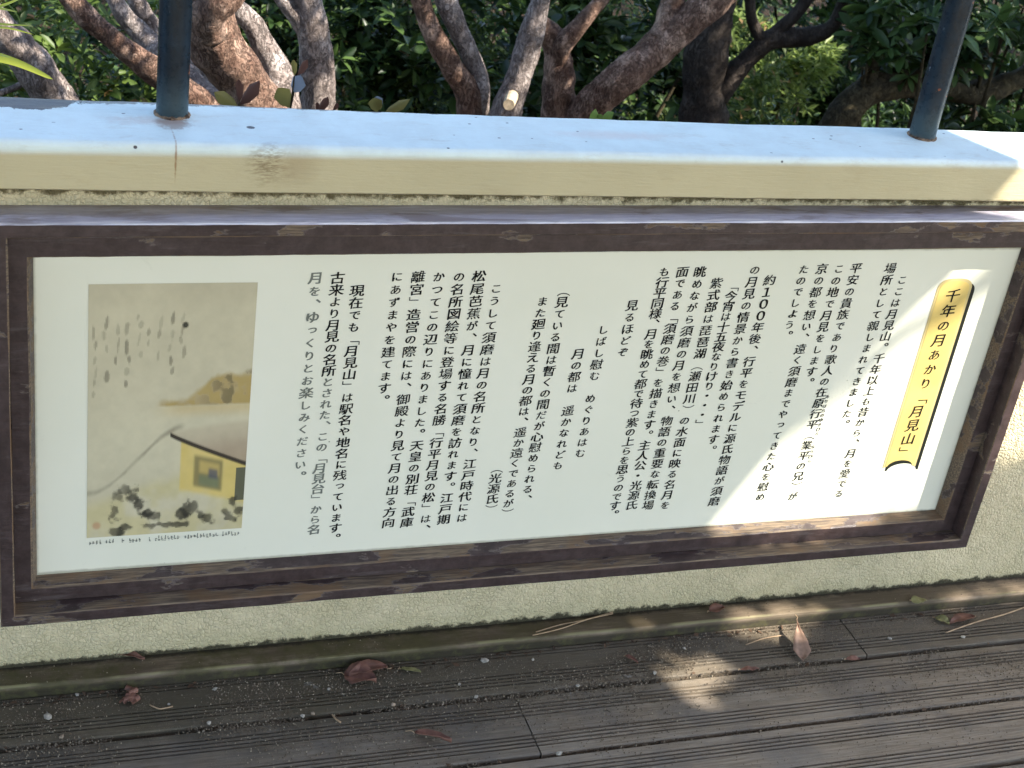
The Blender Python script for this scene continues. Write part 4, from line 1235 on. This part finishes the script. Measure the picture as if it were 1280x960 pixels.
# ================================================================== SHADE OVERHEAD (outside the frame)
# added unseen roof, its edge projected along the sun to shape the shade
ZR = H + 0.75
M_ROOFT = m_flat('shade_roof_timber', (0.20, 0.13, 0.08), 0.8, 0.2, 0.2, 20)
shade_edge = []
for p_ in ((1.734, 2.343, -0.868), (1.806, 2.181, -0.868), (1.755, 2.17, -0.955), (1.757, YB, -1.099), (1.671, YB, -1.191), (1.567, YB, -1.318), (1.456, YB, -1.492), (1.335, YB, -1.711)):
    t_ = (0.75 - p_[2]) / S.z
    shade_edge.append((p_[0] + S.x * t_, p_[1] + S.y * t_))
print('roof', [tuple(round(q, 3) for q in r) for r in shade_edge])
shade_edge = [(shade_edge[0][0] - 0.10, shade_edge[0][1] + 0.22)] + shade_edge + [(shade_edge[-1][0] + 0.1, shade_edge[-1][1] - 0.4), (shade_edge[-1][0] + 0.14, -2.6)]
pv = empty('shade_roof', (0.5, -0.5, 0), 'added unseen roof slab on pillars, outlined to shade the deck, out of frame', 'shade_roof')
pts = shade_edge + [(-2.6, -2.6), (-2.6, shade_edge[0][1])]
vs = [(x, y, ZR) for x, y in pts] + [(x, y, ZR + 0.05) for x, y in pts]; k = len(pts)
fs = [tuple(range(k)), tuple(range(2 * k - 1, k - 1, -1))] + [(i, (i + 1) % k, k + (i + 1) % k, k + i) for i in range(k)]
o = mk('roof', vs, fs, M_ROOFT, pv); fixn(o)
for (x, y) in ((3.2, -2.3), (-2.4, -2.3), (-2.4, 1.4)):
    vs, fs = [], []; boxv(vs, fs, x - 0.06, x + 0.06, y - 0.06, y + 0.06, -0.3, ZR - 0.002); mk('pillar', vs, fs, M_ROOFT, pv)

# added unseen tree: leaves set back along the sun rays to shape the dapples
def shade_points():
    rs = np.random.RandomState(21); out = []
    Sv = np.array(S)
    def add(p, d0, d1):
        out.append(np.array(p) + Sv * (d0 + (d1 - d0) * rs.rand()))
    # deck and skirting, with gaps where the sun lands in the photo
    holes = [(atz(755, 800), 0.07), (atz(785, 772, ZS) * 1.0, 0.055), (atz(955, 768, ZS), 0.085), (atz(1000, 764, ZS), 0.07), (atz(865, 850), 0.10), (atz(905, 832), 0.05), (atz(740, 815), 0.05)]
    holes = [(Vector((h.x, h.y, 0)), r) for h, r in holes]
    for i in range(8500):
        x = 0.7 + rs.rand() * 2.1; y = 1.35 + rs.rand() * 0.80
        p = Vector((x, y, 0.0 if y < 2.16 else ZS))
        if any((Vector((p.x, p.y, 0)) - h).length < r for h, r in holes): continue
        add(p, 3.2, 4.6)
    for i in range(900):
        p = Vector((0.95 + rs.rand() * 1.0, 2.19, 0))
        if any((p - h).length < r + 0.02 for h, r in holes): continue
        add((p.x, 2.19, ZS + rs.rand() * 0.03), 3.2, 4.6)
    for i in range(500):
        add((1.72 + rs.rand() * 0.3, YW, 0.03 + rs.rand() * 0.12), 3.2, 4.6)
    for i in range(1500):
        add((0.7 + rs.rand() * 3.4, 0.3 + rs.rand() * 1.1, 0), 3.2, 4.6)
    for i in range(260):
        add((1.0 + rs.rand() * 0.8, YW, 0.045 + rs.rand() * 0.03), 3.0, 3.6)
    # wall right of and below the frame
    for i in range(900):
        x = 1.98 + rs.rand() * 1.1; z = rs.rand() * 0.31
        add((x, YW, z), 3.2, 4.6)
    # wisps over the board
    for i in range(12):
        u = rs.rand(); add((1.45 + 0.35 * u, 2.2, Zc(-1.42) + 0.30 * u + rs.normal(0, .012)), 4.5, 5.5)
    for i in range(7):
        u = rs.rand(); add((1.60 + 0.25 * u, 2.2, Zc(-1.30) + 0.2 * u + rs.normal(0, .008)), 4.5, 5.5)
    return np.array(out)
SP = shade_points()
stree = empty('shade_tree', (6.4, -2.2, -0.3), 'added tree out of frame to the right, leaves placed to shape the shade', 'tree')
rs = np.random.RandomState(5)
D = rs.normal(0, 1, (len(SP), 3)); D -= (D @ np.array(S))[:, None] * np.array(S)
leaves('crown', SP - D / np.linalg.norm(D, axis=1)[:, None] * 0.04, D, 0.075 + 0.03 * rs.rand(len(SP)), 0.5, M_LEAF, stree, 3)
vs, fs = tube([(6.4, -2.2, -0.4), (6.2, -2.0, 1.2), (5.6, -1.4, 2.2), (4.9, -0.6, 2.7)], [0.16, 0.12, 0.09, 0.04], 12, 0.1, 0.1); mk('trunk', vs, fs, M_BARK_GREY, stree, smooth=True)
for e in ((4.3, 0.3, 2.2), (4.0, 0.9, 2.0), (5.0, 0.2, 2.9), (4.5, -0.9, 2.6)):
    vs, fs = tube([(5.6, -1.4, 2.2), ((5.6 + e[0]) / 2, (-1.4 + e[1]) / 2, (2.4 + e[2]) / 2), e], [0.05, 0.03, 0.01], 8, 0.1, 0.1); mk('limb', vs, fs, M_BARK_GREY, stree, smooth=True)

# ================================================================== LITTER ON THE DECK
M_DRY = m_flat('dry_leaf', (0.17, 0.082, 0.058), 0.6, 0.3, 0.25, 60)
M_DRYP = m_flat('dry_leaf_pale', (0.235, 0.15, 0.105), 0.6, 0.3, 0.2, 60)
M_DRYO = m_flat('dry_leaf_olive', (0.20, 0.19, 0.08), 0.6, 0.3, 0.2, 60)
M_NEEDLE = m_flat('pine_needle', (0.36, 0.25, 0.15), 0.6, 0.3, 0.2, 60)
def dleaf(label, stem, tip, wr, mat, lift=0.012, curl=0.02, zb=0.0, stem_len=0.25, twist=0.3, cat='leaf', seed=0, base_lift=0.0, bell=0.75):
    """fallen leaf on the deck, from pixel of stalk end to pixel of tip"""
    a = atz(*stem, zb + base_lift); b = atz(*tip, zb)
    d = b - a; L = d.length; d.normalize()
    side = Vector((-d.y, d.x, 0)).normalized()
    root = empty('fallen_leaf', a, label, cat)
    n = 14; vs, fs = [], []
    for i in range(n + 1):
        u = i / n
        w_ = wr * L * (math.sin(math.pi * min(1, u ** bell)) ** 0.8 if 0 < u < 1 else 0.02)
        w_ *= 1 + 0.18 * mnoise.noise(Vector((u * 7, seed, 0)))
        p = a + (b - a) * u + Vector((0, 0, lift * math.sin(math.pi * u) + 0.0022 + 0.003 * mnoise.noise(Vector((u * 4, seed + 3, 0)))))
        tw = twist * math.sin(u * 3 + seed)
        sv = side * math.cos(tw) + Vector((0, 0, math.sin(tw)))
        for v in (-1, -0.5, 0, 0.5, 1):
            q = p + sv * w_ * v + Vector((0, 0, abs(v) ** 1.5 * curl * (0.6 + 0.4 * u)))
            q.z = max(q.z, zb + 0.0012)
            vs.append(q)
    for i in range(n):
        for j in range(4):
            c = i * 5 + j; fs.append((c, c + 1, c + 6, c + 5))
    o = mk('blade', vs, fs, mat, root, smooth=True)
    m = o.modifiers.new('thick', 'SOLIDIFY'); m.thickness = 0.0006
    s2, f2 = tube([a - d * L * stem_len + Vector((0, 0, 0.002)), a - d * L * stem_len * 0.4 + side * 0.003 + Vector((0, 0, 0.004)), a + Vector((0, 0, 0.003))], [0.0009, 0.0009, 0.0011], 5, 0.01, 0)
    mk('stalk', s2, f2, M_NEEDLE, root)
    return root
dleaf('pale pinkish pointed leaf propped against the skirting board at the right', (995, 776), (1003, 829), 0.17, M_DRYP, 0.004, 0.006, 0.0, 0.12, 0.2, seed=4, base_lift=0.026, bell=2.0)
dleaf('rust-brown crumpled leaf with a raised flap on the first deck board', (430, 845), (470, 855), 0.42, M_DRY, 0.006, 0.012, seed=1)
dleaf('narrow rolled brown leaf lying across the crumpled leaf', (484, 837), (436, 848), 0.20, M_DRY, 0.010, 0.012, seed=2, stem_len=0.1)
dleaf('slim reddish curled leaf on the second deck board', (518, 918), (564, 930), 0.16, M_DRY, 0.004, 0.010, seed=3)
dleaf('dark red curled sliver where wall meets skirting at the left', (140, 819), (181, 826), 0.12, M_DRY, 0.004, 0.006, zb=ZS, seed=5, stem_len=0.05)
dleaf('small olive leaf beside the red leaf at the foot of the skirting', (1168, 774), (1186, 782), 0.32, M_DRYO, 0.004, 0.006, seed=6, stem_len=0.15)
dleaf('red-brown leaf in the grit below the skirting at far right', (1216, 772), (1186, 782), 0.22, M_DRY, 0.005, 0.008, seed=7, stem_len=0.1)
dleaf('yellow-green leaf scrap stuck on top of the skirting board', (1138, 752), (1158, 752), 0.32, M_DRYO, 0.002, 0.002, zb=ZS, seed=8, stem_len=0.05)
dleaf('small red leaf fragment in the sunlit patch of grit', (781, 822), (797, 831), 0.22, M_DRY, 0.003, 0.005, seed=9, stem_len=0.1)
dleaf('faint thin brown leaf lying right of the crumpled leaf', (500, 838), (526, 842), 0.2, M_DRYO, 0.003, 0.003, seed=10, stem_len=0.1)
dleaf('reddish leaf wedged in the sunlit gap between boards', (925, 839), (948, 838), 0.16, M_DRY, 0.002, 0.003, seed=11, stem_len=0.1)
dleaf('reddish leaf wedged in the shaded board gap at the right', (1057, 826), (1075, 825), 0.2, M_DRY, 0.002, 0.003, seed=12, stem_len=0.1)
dleaf('dark crushed leaf against the skirting near the dry stalk', (886, 766), (905, 762), 0.3, M_DRY, 0.004, 0.006, zb=ZS, seed=13, stem_len=0.1)
# crumpled reddish clump at left: several curled scraps that lie as one wad
cw = atz(166, 874)
root = empty('crumpled_leaf_wad', cw, 'dark maroon crumpled wad of leaf on the first board at the left', 'leaf')
rs = np.random.RandomState(2)
for k in range(9):
    c = cw + Vector((rs.normal(0, .008), rs.normal(0, .008), 0.004 + rs.rand() * 0.006))
    a_ = rs.rand() * 6.28; vs, fs = [], []
    for i in range(8):
        th = i / 7 * 3.8; rr = 0.0055
        for j in range(2):
            q = c + Vector((math.cos(a_), math.sin(a_), 0)) * (j - .5) * 0.018 + Vector((-math.sin(a_), math.cos(a_), 0)) * rr * math.cos(th) + Vector((0, 0, rr * math.sin(th)))
            q.z = max(q.z, 0.001); vs.append(q)
    for i in range(7): fs.append((i * 2, i * 2 + 1, i * 2 + 3, i * 2 + 2))
    mk('scrap', vs, fs, M_DRYM if 'M_DRYM' in globals() else M_DRY, root, smooth=True)

def strand(name, label, cat, lst, r, zb):
    root = empty(name, atz(*lst[0][0], zb), label, cat)
    for L in lst:
        P = [atz(x, y, zb + 0.003) for x, y in L]
        vs, fs = tube(P, [r] * len(P), 6, 0.01, 0.05); mk('strand', vs, fs, M_NEEDLE, root, smooth=True)
strand('pine_needle', 'pair of dry pine needles lying across the skirting board', 'pine needle', [[(666, 794), (700, 786), (735, 774), (766, 767)], [(670, 790), (700, 781), (730, 775), (766, 765)]], 0.0012, ZS)
strand('dry_stalk', 'long pale straw stalk at the right end of the deck', 'stalk', [[(1182, 791), (1222, 777), (1255, 768), (1295, 754)]], 0.0016, 0.002)
strand('dry_stalk', 'short thin straw stalk left of the propped pale leaf', 'stalk', [[(932, 806), (955, 798), (980, 794)]], 0.0011, 0.0)
strand('dry_stalk', 'bent twig with a kink beside the maroon wad', 'stalk', [[(187, 881), (196, 885), (202, 886), (216, 883)]], 0.0012, 0.0)
strand('dry_stalk', 'short black twig across the first board gap', 'stalk', [[(415, 893), (420, 899), (426, 903)]], 0.0016, 0.0)

# pebbles: each one a faceted stone
M_PEB = m_flat('pebble_white', (0.34, 0.31, 0.26), 0.8, 0.2, 0.25, 150)
M_PEB2 = m_flat('pebble_tan', (0.28, 0.22, 0.16), 0.8, 0.2, 0.25, 150)
def stone(p, r, mat, seed, parent=None):
    bm = bmesh.new(); bmesh.ops.create_icosphere(bm, subdivisions=1, radius=1)
    rs = random.Random(seed); a = rs.random() * 6.28; sx = 0.8 + rs.random() * 0.6
    for v in bm.verts:
        k = 1 + rs.uniform(-0.22, 0.22); x, y_, z = v.co.x * sx * k, v.co.y * k, v.co.z * 0.6 * k
        v.co = Vector((x * math.cos(a) - y_ * math.sin(a), x * math.sin(a) + y_ * math.cos(a), z)) * r
    vs = [p + v.co + Vector((0, 0, r * 0.5)) for v in bm.verts]; fs = [tuple(v.index for v in f.verts) for f in bm.faces]
    bm.free(); return vs, fs
PEB = [((60, 898), 5.2, 'largest pale pebble, on the grooves at lower left'), ((77, 922), 3, 'small tan pebble in the first gap at lower left'), ((606, 827), 5, 'white angular pebble close to the skirting, left of centre'),
       ((119, 898), 0, ''), ((699, 943), 4.5, 'white pebble in the second gap below the board joint'), ((269, 862), 2.8, 'small white pebble below the mossy skirting'), ((96, 869), 2.6, 'white chip in the litter left of the maroon wad'),
       ((211, 881), 2.4, 'white chip just right of the maroon wad'), ((411, 862), 2.4, 'white chip on the first board left of the crumpled leaf'), ((378, 896), 3.2, 'flat pale pebble in the first gap left of centre'),
       ((391, 893), 3.2, 'round tan pebble in the first gap beside the flat pale one'), ((491, 882), 3.4, 'round tan pebble in the gap below the rolled leaf'), ((595, 872), 3, 'pale pebble in the gap left of the board joint'),
       ((261, 905), 3.4, 'flat pale sliver of stone in the gap at left'), ((722, 858), 3.2, 'white pebble in the gap right of the board joint'), ((818, 842), 4, 'pale triangular chip on the board under the sunlit patch'),
       ((1112, 799), 3.4, 'pale pebble with a straw beside it at right'), ((1203, 797), 3.6, 'pale pebble below the long straw stalk'), ((666, 825), 2.4, 'round white grain near the skirting at centre'), ((574, 856), 2.6, 'white grain on the grooves at centre'),
       ((855, 811), 2.4, 'white grain beside the sunlit board patch'), ((1058, 265), 0, ''), ((200, 897), 0, '')]
for i, (p, r, lab) in enumerate(PEB):
    if not r: continue
    q = atz(*p, 0.0)
    vs, fs = stone(q, r / 720, M_PEB, i)
    o = mk('pebble', vs, fs, M_PEB2 if 'tan' in lab else M_PEB, None, loc=q); tag(o, lab, 'pebble', 'pebbles scattered on the deck')
q = at(1059, 260, 2.18); q.z = BZ1 + 0.060
vs, fs = stone(q, 0.0045, M_PEB, 99); o = mk('pebble', vs, fs, M_PEB, None, loc=q); tag(o, 'tiny white crumb on the top ledge of the sign frame', 'crumb')
# grit: countless
rs = np.random.RandomState(31)
vs, fs, tn = [], [], []
def grit(n, xr, yf, rmax, zb=0.0):
    for k in range(n):
        x = xr[0] + rs.rand() * (xr[1] - xr[0]); y_ = yf()
        if mnoise.noise(Vector((x * 5, y_ * 9, 2))) < -0.1 - 0.3 * rs.rand() + 0.25 * rs.rand(): continue
        r = 0.0005 + rmax * rs.rand() ** 3
        b = len(vs); ph = rs.rand() * 6
        vs.append((x, y_, zb + r * 1.2))
        for j in range(3):
            vs.append((x + r * math.cos(ph + j * 2.1), y_ + r * math.sin(ph + j * 2.1), zb - 0.0003))
        fs.extend([(b, b + 1, b + 2), (b, b + 2, b + 3), (b, b + 3, b + 1)]); tn.extend([rs.rand()] * 3)
grit(60000, (-0.3, 2.9), lambda: 2.158 - abs(rs.normal(0, 0.11)), 0.0019)
grit(9000, (-0.3, 2.9), lambda: g1 + rs.normal(0, 0.006), 0.0035, -0.004)
grit(4000, (-0.3, 2.9), lambda: g2 + rs.normal(0, 0.006), 0.0030, -0.005)
grit(30000, (-0.3, 2.9), lambda: 1.6 + rs.rand() * 0.5, 0.0016)
grit(1200, (-0.3, 2.9), lambda: 2.165 + rs.rand() * 0.045, 0.0014, ZS)
o = mk('grit', np.array(vs), fs, None)
a3 = o.data.attributes.new('rnd', 'FLOAT', 'FACE'); a3.data.foreach_set('value', np.array(tn, dtype=np.float32))
t = NT('grit_mix', 0.9, 0.2); a4 = t.n('ShaderNodeAttribute', attribute_name='rnd')
t.color(t.mix(t.ramp(a4.outputs['Fac'], 0.55, 1.0), (0.12, 0.092, 0.064), (0.34, 0.28, 0.20))); o.data.materials.append(t.m)
tag(o, 'sand and grit caught on the deck boards and in their gaps', kind='stuff')
# flakes of bark and broken leaf drifted along the skirting and in the gaps
vs, fs, tn = [], [], []
rs = np.random.RandomState(61)
for k in range(520):
    x = -0.2 + rs.rand() * 2.9
    if rs.rand() < 0.6: y_ = 2.157 - abs(rs.normal(0, 0.012)); zb = 0.001
    else: y_ = (g1 if rs.rand() < 0.6 else g2) + rs.normal(0, 0.004); zb = -0.002
    if mnoise.noise(Vector((x * 4, 3, y_ * 3))) < -0.05: continue
    L = 0.002 + 0.007 * rs.rand() ** 2; a_ = rs.rand() * 6.28; w_ = L * (0.2 + 0.4 * rs.rand())
    dx, dy = math.cos(a_), math.sin(a_); b = len(vs)
    vs += [(x - dx * L, y_ - dy * L, zb + rs.rand() * 0.002), (x + dy * w_, y_ - dx * w_, zb + 0.002 + rs.rand() * 0.002), (x + dx * L, y_ + dy * L, zb + rs.rand() * 0.004), (x - dy * w_, y_ + dx * w_, zb + 0.001)]
    fs += [(b, b + 1, b + 2), (b, b + 2, b + 3)]; tn += [rs.rand()] * 2
o = mk('litter_flakes', vs, fs, M_LITTER)
a3 = o.data.attributes.new('rnd', 'FLOAT', 'FACE'); a3.data.foreach_set('value', np.array(tn, dtype=np.float32))
tag(o, 'small brown flakes of leaf and bark drifted into the corner and gaps', kind='stuff')
# packed dirt that nearly fills the gaps between boards
vs, fs = [], []
for gy in (g1, g2):
    nseg = 120
    b = len(vs)
    for i in range(nseg + 1):
        x = -0.5 + 3.6 * i / nseg; z = -0.0115 + 0.005 * mnoise.noise(Vector((x * 9, gy * 3, 0)))
        vs += [(x, gy - 0.0065, z - 0.002), (x, gy, z), (x, gy + 0.0065, z - 0.002)]
    for i in range(nseg):
        a = b + i * 3; fs += [(a, a + 1, a + 4, a + 3), (a + 1, a + 2, a + 5, a + 4)]
o = mk('gap_dirt', vs, fs, m_flat('packed_dirt', (0.055, 0.04, 0.028), 0.95, 0.1, 0.5, 120), None, smooth=True)
tag(o, 'packed dark dirt filling the gaps between the deck boards', kind='stuff')
